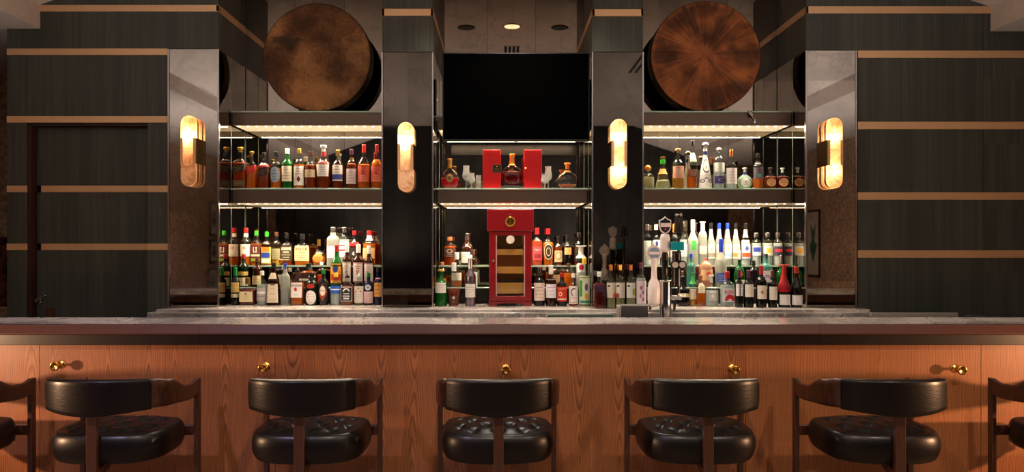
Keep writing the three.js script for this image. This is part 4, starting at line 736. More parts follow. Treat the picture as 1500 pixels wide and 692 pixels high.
bottle('M', 'n', 840, 401, 14, 'std', 'clear', 'red', 0.62, 'white:cap', 'red bitter bottle with white label and dark script', [plain('#eadfd8', [0.06, 0.62], { a: 68, el: [['a', 0.5, 0.35, 0.2, 2, 5.4, '#4a1c20', 0.07], ['l', 2, 0.65, 0.9, '#c05a50']] })]);
bottle('M', 'n', 859, 378, 17, 'std', 'clear', 'straw', 0.62, 'yellow:cap', 'clear bottle with colourful green floral label and yellow cap', [plain('#cfd8b8', [0.04, 0.58], { a: 62, el: [['r', 0.05, 0.1, 0.25, 0.6, '#3f9a3a'], ['c', 0.62, 0.35, 0.14, '#6a4a8a'], ['c', 0.6, 0.7, 0.13, '#d0a030'], ['r', 0.1, 0.85, 0.8, 0.1, '#2f8a6a']] })]);
// --- counter bottles before the dark pilaster
const onC = { where: 'on the counter before the dark pilaster', group: 'bottles on the counter before the dark pilaster' };
bottle('M', 'c', 878, 398, 17, 'square', 'clear', 'ruby', 0.68, 'clear:cap', 'dark red square liqueur bottle with clear stopper', [{ bg: '#3a1030', y: [0.45, 0.62], a: 40, el: [['l', 2, 0.3, 0.7, '#5a4a9a']] }], onC);
bottle('M', 'c', 895, 388, 13, 'std', 'clear', 'straw', 0.6, 'copper:foil', 'clear flavoured vodka bottle with peach tinted label', [plain('#f0e2cc', [0.24, 0.58], { a: 72, el: [['r', 0.12, 0.15, 0.25, 0.12, '#3a3a3a'], ['c', 0.8, 0.85, 0.2, '#e0884a']] })], onC);
bottle('M', 'c', 908.5, 388, 13, 'std', 'clear', 'straw', 0.6, 'gold:foil', 'clear flavoured vodka bottle with berry tinted label', [plain('#f0e4d2', [0.24, 0.58], { a: 72, el: [['r', 0.12, 0.15, 0.25, 0.12, '#3a3a3a'], ['c', 0.2, 0.85, 0.18, '#c04a4a']] })], onC);
bottle('M', 'c', 924, 388, 13, 'std', 'clear', 'straw', 0.6, 'copper:foil', 'clear flavoured vodka bottle with lime tinted label', [plain('#eceadc', [0.24, 0.58], { a: 72, el: [['r', 0.12, 0.15, 0.25, 0.12, '#3a3a3a'], ['c', 0.85, 0.6, 0.25, '#a8b830']] })], onC);
bottle('M', 'c', 939, 385, 14, 'std', 'clear', 'clear', 0.66, 'purple:foil', 'clear gin bottle with pink floral label', [plain('#eedbe2', [0.1, 0.6], { a: 72, el: [['c', 0.45, 0.3, 0.09, '#c05a6a'], ['c', 0.6, 0.5, 0.08, '#8a6ab0'], ['c', 0.4, 0.65, 0.1, '#d08aa0'], ['c', 0.6, 0.8, 0.08, '#c05a6a']] })], onC);
// --- upper shelf under the copper disc
bottle('R', 'u', 949, 242, 18, 'squat', 'clear', 'straw', 0.5, 'orange:ball', 'faceted squat tequila decanter with round orange stopper', [], { ball: 1.7 });
bottle('R', 'u', 971, 234, 23, 'cone', 'clear', 'straw', 0.3, 'green:cap', 'wide based tequila decanter with green yellow neck', [{ bg: '#d0a050', y: [0.5, 0.68], a: 130, neck: 1 }]);
bottle('R', 'u', 993, 218, 17, 'std', 'clear', 'gold', 0.36, 'cork:cork', 'clear tequila bottle with peach label above amber spirit', [plain('#dba68a', [0.26, 0.56], { a: 66, el: [['c', 0.5, 0.5, 0.14, '#c9c2ba'], ['l', 1, 0.15, 0.15, '#8a4a3a']] })]);
bottle('R', 'u', 1014, 206, 15, 'slim', 'clear', 'amber', 0.34, 'black:cap', 'tallest slim tequila bottle with hanging pale tag', [plain('#5a2c1a', [0.24, 0.40], { a: 62, ink: '#d8c0a0' }), { bg: '#a8c8a8', y: [0.55, 0.74], a: 40, el: [['c', 0.5, 0.5, 0.3, '#d8e4d0']] }]);
bottle('R', 'u', 1033, 208, 19, 'cone', 'ceramic', null, 0, 'silver:ball', 'white ceramic bottle with blue motifs and ball stopper', [{ bg: '#e9e6e0', y: [0.30, 0.66], a: 60, el: [['a', 0.5, 0.5, 0.36, 0, 7, '#1c2450', 0.07], ['c', 0.5, 0.55, 0.05, '#1c2450']] }, { bg: '#e9e6e0', y: [0.06, 0.26], a: 66, el: [['a', 0.2, 0.5, 0.14, 0, 7, '#1c2450', 0.08], ['a', 0.8, 0.5, 0.14, 0, 7, '#1c2450', 0.08], ['a', 0.5, 0.3, 0.12, 3, 6.3, '#1c2450', 0.08]] }, { bg: '#1c2c6a', y: [0.72, 0.8], a: 170, neck: 1 }], { ball: 1.9 });
bottle('R', 'u', 1053, 216, 16, 'vodka', 'clear', 'clear', 0.62, 'silver:ball', 'clear tequila bottle with purple base label', [plain('#c9d0c8', [0.40, 0.62], { a: 62, ink: '#777' }), plain('#3a2a6a', [0.12, 0.30], { a: 62, el: [['t', 'C', 0.5, 0.5, '#b0a8d0']] })], { ball: 1.25 });
bottle('R', 'u', 1071, 219, 16, 'longneck', 'clear', 'clear', 0.52, 'copper:cap', 'clear tequila bottle with tall white label', [plain('#e8e0de', [0.12, 0.52], { a: 64, ink: '#b0808a' })]);
bottle('R', 'u', 1091, 246, 22, 'disc', 'mint', null, 0, 'white:cork', 'round pale green bottle with blue neck', [plain('#eeeae6', [0.08, 0.50], { sh: 'disc', a: 40, el: [['t', 'c', 0.4, 0.45, '#b03a4a'], ['l', 1, 0.7, 0.7, '#a04a5a']] }), { bg: '#2248a0', y: [0.68, 0.78], a: 170, neck: 1 }], { cap: 0.76 });
bottle('R', 'u', 1110, 225, 16, 'std', 'clear', 'amber', 0.3, 'black:cap', 'clear tequila bottle with grey label and teal medallion', [plain('#4a4250', [0.28, 0.60], { a: 66, el: [['l', 2, 0.15, 0.35, '#a0909c'], ['c', 0.5, 0.7, 0.16, '#4a9a8a']] })]);
const oval = () => plain('#cf9a6a', [0.10, 0.50], { sh: 'disc', a: 44, el: [['l', 2, 0.4, 0.55, '#7a3a20'], ['r', 0.38, 0.68, 0.24, 0.1, '#b03020']] });
bottle('R', 'u', 1128, 246, 15.5, 'squat', 'clear', 'dark', 0.58, 'brown:cork', 'squat brown bottle with tan round label', [oval()], { cap: 0.74 });
bottle('R', 'u', 1146, 246, 16, 'squat', 'clear', 'ruby', 0.58, 'clear:cork', 'squat near black bottle with tan round label', [oval()], { cap: 0.74 });
// --- back row under the copper disc
bottle('R', 'b', 948, 329, 13, 'vodka', 'clear', 'clear', 0.6, 'silver:cap', 'plain clear vodka bottle without label', []);
bottle('R', 'b', 961, 329, 13, 'std', 'clear', 'clear', 0.6, 'white:cap', 'clear vodka bottle with white cap and navy emblem', [{ bg: '#cdd6de', y: [0.3, 0.62], a: 50, el: [['d', 0.5, 0.3, 0.26, '#22307a'], ['l', 2, 0.75, 0.9, '#445']] }]);
bottle('R', 'b', 974, 328, 12, 'std', 'clear', 'clear', 0.55, 'red:cap', 'clear rum bottle with red cap', [plain('#d8cfd0', [0.2, 0.5])]);
bottle('R', 'b', 988, 328, 14, 'std', 'clear', 'clear', 0.55, 'orange:cap', 'clear vodka bottle with bright orange cap', [plain('#d8d2c8', [0.2, 0.5], { ink: '#c87a30' })], { cap: 0.8 });
bottle('R', 'b', 1001, 326, 12, 'slim', 'clear', 'clear', 0.6, 'silver:cap', 'slim clear vodka bottle with silver cap', [plain('#a8c4cc', [0.2, 0.5])]);
bottle('R', 'b', 1015, 322, 17, 'goose', 'frost', null, 0, 'clear:cap', 'frosted pear vodka bottle with green stripe label', [{ bg: '#2f9a3a', y: [0.34, 0.62], a: 22, el: [['r', 0, 0, 1, 0.2, '#e8f0e4']] }], { cap: 0.76 });
bottle('R', 'b', 1029, 325, 15, 'vodka', 'frost', null, 0, 'white:foil', 'frosted vodka bottle with long white neck', [plain('#cfcabc', [0.26, 0.44], { ink: '#8a7a60' })], { cap: 0.74 });
for (const [px, cap, look, c] of [[1041, 'black', 'black capped frosted vodka bottle with grey label', '#8a8478'], [1053.5, 'blue', 'blue capped frosted vodka bottle with amber label', '#d0963a'], [1065, 'blue', 'blue capped frosted vodka bottle with pale blue label', '#8ab0cc'], [1077, 'black', 'black capped frosted vodka bottle with goose and orange label', '#d98a2c'], [1092, 'black', 'black capped vodka bottle with blue mountain and orange band', '#d2501c']])
  bottle('R', 'b', px, 327, 14.5, 'goose', px > 1085 ? 'clear' : 'frost', px > 1085 ? 'clear' : null, 0.6, cap + ':cap', look, [{ bg: px > 1085 ? '#b8c4dc' : '#d4d2c8', y: [0.16, 0.5], a: 58, el: [['r', 0.05, 0.6, 0.9, 0.28, c], ['d', 0.5, 0.3, 0.2, px > 1085 ? '#3a5090' : '#9aa294']] }, { bg: '#e2e0da', y: [0.66, 0.84], a: 170, neck: 1 }], { cap: 0.86 });
const abs = (bg, el) => ({ bg, y: [0.30, 0.58], a: 58, el });
bottle('R', 'b', 1107.5, 341, 14.5, 'vodka', 'clear', 'clear', 0.68, 'silver:cap', 'clear vodka bottle with cobalt blue wedge print', [abs('#c4ccd4', [['r', 0.1, 0.1, 0.8, 0.5, '#2a3f9c']])]);
bottle('R', 'b', 1124, 341, 15, 'vodka', 'clear', 'clear', 0.68, 'silver:cap', 'clear vodka bottle with yellow square print', [abs('#ccd0d0', [['r', 0.25, 0.2, 0.5, 0.55, '#e0a83a']])]);
bottle('R', 'b', 1142, 341, 14, 'vodka', 'clear', 'clear', 0.68, 'silver:cap', 'clear vodka bottle with red lettering on navy print', [abs('#2a2c44', [['r', 0.08, 0.3, 0.84, 0.3, '#c8242c']])]);
// --- middle row under the copper disc
bottle('R', 'm', 1012, 372, 13, 'std', 'teal', 'clear', 0.5, 'blue:cap', 'blue green gin bottle with blue cap', []);
bottle('R', 'm', 1034, 378, 20, 'dome', 'pink', 'rose', 0.5, 'red:ball', 'peach domed bottle with orange spot and tiny red stopper', [{ bg: '#d8a880', y: [0.24, 0.6], a: 58, el: [['c', 0.6, 0.4, 0.18, '#c84a1c']] }], { ball: 1.0 });
bottle('R', 'm', 1056, 350, 17, 'goose', 'frost', null, 0, 'blue:cap', 'frosted vodka bottle with bright blue cap', [plain('#3a5aa8', [0.1, 0.3], { a: 60, ink: '#e0e8f4' })], { cap: 0.72 });
bottle('R', 'm', 1083, 366, 17, 'round', 'green', null, 0, 'white:cap', 'green gin bottle with red seal and white cap', [{ bg: '#c0241c', y: [0.28, 0.42], sh: 'disc', a: 20 }, { bg: '#e8ece4', y: [0.08, 0.2], a: 50 }], { cap: 0.74 });
bottle('R', 'm', 1104, 382, 13, 'std', 'black', null, 0, 'black:cap', 'small black liqueur bottle', []);
bottle('R', 'm', 1122, 372, 16, 'square', 'teal', 'clear', 0.6, 'black:cap', 'teal gin bottle with rainbow arch label', [{ bg: '#d8d4dc', y: [0.16, 0.5], a: 46, el: [['a', 0.45, 0.7, 0.3, 3.14, 6.28, '#4a4a90', 0.08], ['a', 0.45, 0.7, 0.16, 3.14, 6.28, '#7a4a80', 0.06], ['r', 0.78, 0, 0.22, 1, '#e8b8a0']] }]);
bottle('R', 'm', 1144, 374, 17, 'round', 'green', null, 0, 'silver:cap', 'green gin bottle with red seal and silver cap', [{ bg: '#b0241c', y: [0.26, 0.40], sh: 'disc', a: 20 }], { cap: 0.74 });
// --- front row under the copper disc
bottle('R', 'n', 1001, 405, 16, 'squat', 'black', null, 0, 'black:cap', 'round black liqueur bottle with gold and green band', [plain('#c8b46a', [0.3, 0.42], { a: 75, el: [['r', 0.2, 0, 0.4, 1, '#f4f0e0']] })]);
bottle('R', 'n', 1014, 399, 13, 'std', 'clear', 'gold', 0.4, 'dkgreen:cap', 'clear bottle with bright green shoulder label', [{ bg: '#2fa84a', y: [0.66, 0.9], a: 150, neck: 1 }, plain('#d8cdb8', [0.2, 0.5])]);
bottle('R', 'n', 1024, 403, 15, 'square', 'clear', 'amber', 0.5, 'copper:cap', 'amber bottle with cream rectangular label', [plain('#e6dcb8', [0.42, 0.74], { a: 40 })]);
bottle('R', 'n', 1041, 403, 23, 'squat', 'clear', 'clear', 0.5, 'clear:cork', 'wide clear vodka decanter with etched white crest', [{ bg: '#b8b6b0', y: [0.18, 0.5], a: 30, el: [['d', 0.5, 0.55, 0.26, '#dcdad4'], ['r', 0.1, 0.1, 0.8, 0.12, '#efeee8']] }]);
bottle('R', 'n', 1065, 398, 18, 'square', 'clear', 'clear', 0.6, 'red:foil', 'clear square rum bottle with red label and red capsule', [{ bg: '#c8ccd0', y: [0.12, 0.52], a: 46, el: [['t', 'DON', 0.34, 0.3, '#b81c34', 'bold', 'sans-serif'], ['a', 0.6, 0.9, 0.3, 3.14, 6.28, '#c0182c', 0.3]] }], { cap: 0.8 });
const wl = (px, top, w, k, cap, look, bg, y, el, gl = 'wine') => bottle('R', 'w', px, top, w, k, gl, null, 0, cap, look, [plain(bg, y, { a: 60, el })]);
wl(1082.5, 395, 11, 'bordeaux', 'purple:foil', 'red wine bottle with white label and dark stripe', '#ece6ea', [0.3, 0.62], [['r', 0.42, 0, 0.14, 1, '#4a3a50'], ['l', 2, 0.3, 0.6, '#a8a0a8']]);
wl(1096.5, 396, 14, 'bordeaux', 'purple:foil', 'red wine bottle with plain ivory label and violet capsule', '#efe6d6', [0.28, 0.62], [['l', 3, 0.3, 0.7, '#c8b8a0']]);
wl(1115, 389, 15, 'bordeaux', 'red:foil', 'red wine bottle with red capsule and emblem label', '#ece0cc', [0.2, 0.52], [['c', 0.45, 0.5, 0.14, '#b08a80'], ['l', 1, 0.2, 0.2, '#b8a890']]);
wl(1131.5, 396, 13, 'bordeaux', 'brown:foil', 'red wine bottle with ivory label and brown capsule', '#efe8da', [0.2, 0.56], [['l', 4, 0.25, 0.8, '#c8bca8']]);
bottle('R', 'w', 1148.5, 388, 16.5, 'burgundy', 'wine', null, 0, 'red:foil', 'dark wine bottle with scarlet foil over its whole neck', [plain('#efeae4', [0.06, 0.30], { a: 66, ink: '#c8c0b8' })], { cap: 0.36 });
bottle('R', 'w', 1166.5, 391, 16.5, 'burgundy', 'wine', null, 0, 'red:foil', 'dark wine bottle with short red capsule and white label', [plain('#efecea', [0.06, 0.30], { a: 66, ink: '#d0ccc8' })], { cap: 0.84 });

// ---------------------------------------------------------------- glassware and the cognac case on the shelf under the television
const crystal = phys({ color: 0xf2f6f6, transmission: 0.8, roughness: 0.02, thickness: 0.004, ior: 1.5 });
function lathe(p, n = 28) { return new THREE.LatheGeometry(p.map((q) => new THREE.Vector2(...q)), n); }
const sipper = (px, ytop, dist, label) => {
  const h = Y(ytop, dist) - SY, o = thing('tasting_glass', label, 'glass', [X(px, dist), SY, -dist], 0, 'tasting glasses on the shelf under the television');
  part(o, 'foot', lathe([[0, 0], [0.026, 0], [0.027, 0.002], [0.008, 0.006], [0.005, 0.012], [0, 0.012]]), crystal);
  part(o, 'stem', lathe([[0.005, 0.012], [0.004, h * 0.32], [0.008, h * 0.37], [0, h * 0.37]]), crystal);
  part(o, 'bowl', lathe([[0.0, h * 0.37], [0.012, h * 0.375], [0.027, h * 0.47], [0.030, h * 0.56], [0.026, h * 0.72], [0.020, h * 0.86], [0.023, h], [0.0215, h], [0.0185, h * 0.86], [0.0245, h * 0.72], [0.0285, h * 0.56], [0.0255, h * 0.48], [0, h * 0.39]]), crystal);
};
sipper(683, 243, 5.62, 'taller stemmed tasting glass between the cognac decanter and shot glass'); sipper(690.5, 254, 5.58, 'shorter stemmed tasting glass between the cognac decanter and shot glass');
sipper(798, 256, 5.58, 'shorter stemmed tasting glass beside the red case'); sipper(803, 244, 5.64, 'taller stemmed tasting glass beside the red case');
{
  const h = Y(257, 5.6) - SY, o = thing('shot_glass', 'small straight shot glass beside the red case', 'glass', [X(701, 5.6), SY, -5.6]);
  part(o, 'tumbler', lathe([[0, 0], [0.017, 0], [0.018, 0.003], [0.0195, h], [0.018, h], [0.0165, h * 0.42], [0, h * 0.4]]), crystal);
}
bottle('M', 'u', 659, 233, 27, 'disc', 'clear', 'red', 0.36, 'gold:foil', 'round cognac decanter with gold neck and dark medallion', [{ bg: '#6a4a2a', y: [0.2, 0.5], sh: 'disc', a: 26, el: [['a', 0.5, 0.5, 0.3, 0, 7, '#a8854a', 0.08]] }], { cap: 0.7 });
bottle('M', 'u', 831, 239, 31, 'disc', 'clear', 'dark', 0.16, 'orange:cork', 'flat round decanter with amber collar and little cognac', [{ bg: '#c07a34', y: [0.64, 0.72], a: 160, neck: 1 }], { cap: 0.74 });
{
  const d = 5.62, y0 = SY, o = thing('cognac_case', 'open scarlet presentation case flanking a gold necked decanter', 'case', [X(750, d), y0, -d]);
  const red = std({ color: 0xb5070f, roughness: 0.38 }), w = 26 / F * d, h = Y(220.5, d) - y0, cx = X(750, d);
  const shellDoor = (px, s) => {
    const door = part(o, 'case_door', boxG(-w / 2, w / 2, 0, h, -0.035, 0.035, 0.003), red, [X(px, d) - cx, 0, 0], 'scarlet lacquered door');
    return door;
  };
  const l = shellDoor(720.5, 1), r = shellDoor(780.3, -1);
  const [u0, v0, du, dv] = cellOf({ bg: '#15100c', y: [0, 1], bd: '#8a6a2a', el: [['d', 0.5, 0.24, 0.1, '#d0a850'], ['l', 2, 0.5, 0.72, '#c8a048']] });
  const pg = new THREE.BoxGeometry(0.066, 0.06, 0.003), uv = pg.attributes.uv; for (let i = 0; i < uv.count; i++) uv.setXY(i, u0 + (0.02 + 0.96 * uv.getX(i)) * du, v0 + (0.02 + 0.96 * uv.getY(i)) * dv);
  part(l, 'plaque', pg, matLabel, [w / 2 - 0.028, Y(248, d) - y0, 0.0368], 'black plaque with gold print');
  part(r, 'clasp', new THREE.SphereGeometry(0.009, 12, 8), M.goldCap, [-w / 2 + 0.012, Y(248, d) - y0, 0.036]);
  part(o, 'base', boxG(X(733.5, d) - cx + 0.001, X(767, d) - cx - 0.001, 0, 0.02, -0.04, 0.04, 0.002), M.black);
  const bt = bottle('M', 'u', 750, 230, 30, 'disc', 'clear', 'ruby', 0.46, 'gold:foil', 'crystal cognac decanter with gold neck standing in the scarlet case', [], { cap: 0.66, where: '', dist: 5.62 });
  bt.position.y = SY + 0.0205; bt.userData.label = 'crystal cognac decanter with gold neck standing in the scarlet case';
}
// ---------------------------------------------------------------- cigar humidor
{
  const d = 5.40, px2 = (v) => v / F * d, cx = X(747.5, d), y0 = LEDGE, o = thing('cigar_humidor', 'tall crimson cigar humidor cabinet with glass door and drawers', 'humidor', [cx, y0, -d]);
  const red = phys({ color: 0x840b14, roughness: 0.28, clearcoat: 0.5, clearcoatRoughness: 0.15 }), cedar = std({ color: 0xe69c4c, roughness: 0.6 });
  const yy = (py) => Y(py, d) - y0, bw = px2(62) / 2, lw = px2(68.5) / 2, yB = yy(339), yT = yy(307), zf = 0, zb = -0.155;
  const x = (px) => X(px, d) - cx, T = 0.012;
  part(o, 'side_panel', boxG(-bw, -bw + T, 0.03, yB, zb, zf - 0.02, 0.002), red); part(o, 'side_panel', boxG(bw - T, bw, 0.03, yB, zb, zf - 0.02, 0.002), red);
  part(o, 'back_panel', boxG(-bw + T, bw - T, 0.03, yB, zb, zb + T), cedar); part(o, 'floor_panel', boxG(-bw, bw, 0.022, 0.034, zb, zf - 0.02), red); part(o, 'top_panel', boxG(-bw, bw, yB - T, yB, zb, zf - 0.02), red);
  const lid = part(o, 'lid', boxG(-lw, lw, yB + 0.001, yT, zb - 0.01, zf + 0.012, 0.004), red);
  const lock = new THREE.Group();
  const ring = lathe([[0, 0], [0.034, 0], [0.038, 0.004], [0.036, 0.01], [0.03, 0.008], [0.026, 0.005], [0, 0.006]]); ring.rotateX(Math.PI / 2); part(lid, 'gauge', ring, M.brassBright, [0, yy(325), zf + 0.012], 'round brass gauge');
  const eye = new THREE.TorusGeometry(0.009, 0.003, 8, 16); part(lid, 'hasp_ring', eye, M.brassBright, [0, yy(316), zf + 0.014]);
  part(lid, 'hasp', boxG(-0.005, 0.005, yy(329), yy(318), zf + 0.013, zf + 0.024, 0.002), M.brassBright);
  for (const hx of [-0.045, 0.0]) part(lid, 'lid_stud', boxG(hx - 0.012, hx + 0.012, yT, yT + 0.008, -0.02, 0, 0.002), red);
  // door frame with its pane
  const fx0 = x(726.5), fx1 = x(769), fy0 = yy(434), fy1 = yy(345), door = part(o, 'door', mergeGeometries([boxG(-bw, fx0, 0.034, yB - 0.004, -0.02, zf, 0.002), boxG(fx1, bw, 0.034, yB - 0.004, -0.02, zf, 0.002), boxG(fx0, fx1, 0.034, fy0, -0.02, zf, 0.002), boxG(fx0, fx1, fy1, yB - 0.004, -0.02, zf, 0.002)].map((g) => (g.index ? g.toNonIndexed() : g))), red);
  part(door, 'door_pane', boxG(fx0, fx1, fy0, fy1, -0.012, -0.009), M.pane);
  for (const sx of [fx0 + 0.003, fx1 - 0.003]) part(door, 'glazing_bead', boxG(sx - 0.003, sx + 0.003, fy0, fy1, -0.008, -0.002), std({ color: 0xc9a0a8, roughness: 0.3 }));
  part(door, 'knob', new THREE.SphereGeometry(0.009, 12, 8), M.chrome, [x(722.5), yy(382), 0.007]);
  const hyg = lathe([[0, 0], [0.028, 0], [0.03, 0.004], [0.026, 0.008], [0.022, 0.006], [0, 0.0065]]); hyg.rotateX(Math.PI / 2); part(door, 'hygrometer', hyg, std({ color: 0xe9e2d2, roughness: 0.35 }), [0, yy(351.5), zf - 0.001], 'round cream dial');
  for (const [a, b] of [[374, 365.5], [401, 391], [431, 415]]) {
    const dr = part(o, 'drawer', boxG(-bw + T + 0.001, bw - T - 0.001, yy(a), yy(b), -0.035, -0.024, 0.001), cedar, null, 'pale cedar drawer front');
    part(dr, 'drawer_tray', boxG(-bw + T + 0.002, bw - T - 0.002, yy(a), yy(a) + 0.006, zb + T + 0.002, -0.036), cedar);
  }
  const cg = new THREE.CapsuleGeometry(0.0085, 0.07, 4, 10); cg.rotateX(Math.PI / 2);
  const cigar = std({ color: 0x4a2616, roughness: 0.75 }), rr = rng(5);
  for (const [py, n] of [[414.6, 10], [365, 9]]) for (let i = 0; i < n; i++) {
    const c = thing('cigar', py > 400 ? 'brown cigar lying in the lowest humidor drawer' : 'brown cigar lying in the top humidor drawer', 'cigar', [cx + x(730) + (i + 0.6) * (x(767) - x(730)) / (n + 0.2), y0 + yy(py > 400 ? 431 : 374) + 0.006 + (py > 400 ? 0.082 : 0.046), -d - 0.084], 0, py > 400 ? 'cigars in the lowest drawer' : 'cigars in the top drawer');
    part(c, 'cigar_roll', cg, cigar); c.rotation.x = 0; c.position.y += 0.003 * (rr() - 0.5);
  }
  for (const [py] of [[431], [374]]) part(o, 'cigar_bed', boxG(-bw + T + 0.004, bw - T - 0.004, yy(py) + 0.006, yy(py) + (py > 400 ? 0.078 : 0.042), zb + T + 0.004, -0.038), cedar);
  // bracket feet
  for (const s of [-1, 1]) { const sh = new THREE.Shape([[0, 0], [0.05, 0], [0.062, 0.016], [bw, 0.022], [bw, 0.03], [-0.004, 0.03]].map(([a, b]) => new THREE.Vector2(a, b))); const g = new THREE.ExtrudeGeometry(sh, { depth: -zb, bevelEnabled: false }); if (s > 0) { g.rotateY(Math.PI); g.translate(bw, 0, 0.002); } else g.translate(-bw, 0, zb + 0.002); part(o, 'foot', g, red); }
}
// ---------------------------------------------------------------- draught tower
{
  const d = 4.29, yb = 0.94, cx = X(974.5, d), o = thing('beer_tower', 'chrome beer tower with four tall tap handles behind the bar', 'beer tap', [cx, yb, -d]);
  const yy = (py) => Y(py, d) - yb, x = (px) => X(px, d) - cx;
  part(o, 'column', lathe([[0, 0], [0.06, 0], [0.06, 0.012], [0.036, 0.02], [0.034, 0.03], [0.034, yy(413)], [0.031, yy(411)], [0, yy(410.5)]], 36), M.chrome);
  const bar = new THREE.CylinderGeometry(0.013, 0.013, x(999) - x(949), 18); bar.rotateZ(Math.PI / 2); bar.translate((x(999) + x(949)) / 2, yy(437), -0.02); part(o, 'cross_pipe', bar, M.chrome);
  for (const px of [956, 974, 992]) { const f = new THREE.Group(); const s = new THREE.CylinderGeometry(0.010, 0.007, 0.075, 14); s.rotateX(0.35); s.translate(x(px), yy(446), -0.06); const b = new THREE.CylinderGeometry(0.012, 0.012, 0.06, 14); b.rotateX(Math.PI / 2); b.translate(x(px), yy(437), -0.04); part(o, 'faucet', mergeGeometries([s.toNonIndexed(), b.toNonIndexed()]), M.black); }
  const white = phys({ color: 0xe8e2e4, roughness: 0.25, clearcoat: 0.5 }), blackP = phys({ color: 0x101014, roughness: 0.3 }), navy = std({ color: 0x14233c, roughness: 0.3 }), teal = phys({ color: 0x0e8f9c, roughness: 0.25, clearcoat: 0.5 });
  const disc = (r, t) => { const g = new THREE.CylinderGeometry(r, r, t, 28); g.rotateX(Math.PI / 2); return g; };
  // white paddle with a round emblem
  const h1 = part(o, 'tap_handle', lathe([[0, yy(449)], [0.022, yy(449)], [0.034, yy(444)], [0.036, yy(425)], [0.030, yy(414)], [0.017, yy(408)], [0.015, yy(395)], [0.019, yy(384)], [0.018, yy(378)], [0, yy(377)]], 24), white, [x(957), 0, 0.02], 'white paddle handle with round blue emblem');
  part(h1, 'emblem', disc(0.043, 0.022), white, [0, yy(371), 0]);
  part(h1, 'emblem_face', disc(0.032, 0.003), std({ color: 0x7d95b4, roughness: 0.35 }), [0, yy(371), 0.0125]);
  part(h1, 'emblem_band', boxG(-0.03, 0.03, -0.008, 0.008, -0.001, 0.001), white, [0, yy(371), 0.0148]);
  part(h1, 'finial', new THREE.SphereGeometry(0.012, 12, 8), white, [0, yy(359.5), 0]);
  // navy shield on a white neck
  const h2 = part(o, 'tap_handle', mergeGeometries([lathe([[0, yy(410)], [0.013, yy(410)], [0.017, yy(400)], [0.019, yy(372)], [0.015, yy(370)], [0, yy(370)]], 20).toNonIndexed()]), blackP, [x(974), 0, 0], 'black grip topped by a navy shield');
  part(h2, 'neck', lathe([[0, yy(370)], [0.030, yy(369)], [0.030, yy(364)], [0.026, yy(363)], [0.028, yy(350)], [0.022, yy(343)], [0, yy(343)]], 20), white);
  const sh = new THREE.Shape(); sh.moveTo(0, yy(343)); sh.quadraticCurveTo(0.032, yy(339), 0.032, yy(330)); sh.lineTo(0.032, yy(323)); sh.quadraticCurveTo(0.014, yy(322), 0, yy(318)); sh.quadraticCurveTo(-0.014, yy(322), -0.032, yy(323)); sh.lineTo(-0.032, yy(330)); sh.quadraticCurveTo(-0.032, yy(339), 0, yy(343));
  const shield = new THREE.ExtrudeGeometry(sh, { depth: 0.014, bevelEnabled: true, bevelSize: 0.002, bevelThickness: 0.002, bevelSegments: 2 }); shield.translate(0, 0, -0.007); part(h2, 'shield', shield, white);
  const sg = shield.clone(); sg.translate(0, -yy(330), 0); sg.scale(0.84, 0.84, 0.2); sg.translate(0, yy(330), 0.009); part(h2, 'shield_face', sg, navy);
  part(h2, 'shield_band', boxG(-0.027, 0.027, yy(333), yy(327), 0.0105, 0.0125, 0.001), white); part(h2, 'shield_star', disc(0.006, 0.003), std({ color: 0xb83a24, roughness: 0.4 }), [0, yy(336.5), 0.0115]);
  // black ribbed handle with a teal block and two dials
  const ribs = []; for (let i = 0; i <= 22; i++) { const q = i / 22; ribs.push([0.024 + (i & 1 ? 0.003 : 0), mix(yy(421), yy(368), q)]); }
  const h3 = part(o, 'tap_handle', lathe([[0, yy(421)], ...ribs, [0, yy(368)]], 22), blackP, [x(990.5), 0, 0.01], 'black ribbed handle with teal block and dials');
  part(h3, 'teal_block', boxG(-0.036, 0.036, yy(367), yy(354.5), -0.03, 0.03, 0.004), teal);
  for (const sx of [-0.016, 0.024]) { part(h3, 'dial', disc(0.024, 0.02), blackP, [sx, yy(388), 0.026]); part(h3, 'dial_face', disc(0.017, 0.003), std({ color: 0xb8b4b0, roughness: 0.3 }), [sx, yy(388), 0.0365]); }
  // twin dark paddles with chrome tips
  const h4 = part(o, 'tap_handle', lathe([[0, yy(430)], [0.008, yy(430)], [0.008, yy(345)], [0, yy(345)]], 14), blackP, [x(997), 0, -0.05], 'twin dark paddles with chrome tips');
  for (const sx of [-0.012, 0.014]) { const p = new THREE.CylinderGeometry(0.008, 0.017, yy(318) - yy(341), 14); part(h4, 'paddle', p, std({ color: 0x3a352f, roughness: 0.3, metalness: 0.6 }), [sx, (yy(318) + yy(341)) / 2, 0]); part(h4, 'tip', new THREE.SphereGeometry(0.009, 12, 8), M.chrome, [sx, yy(315), 0]); }
}
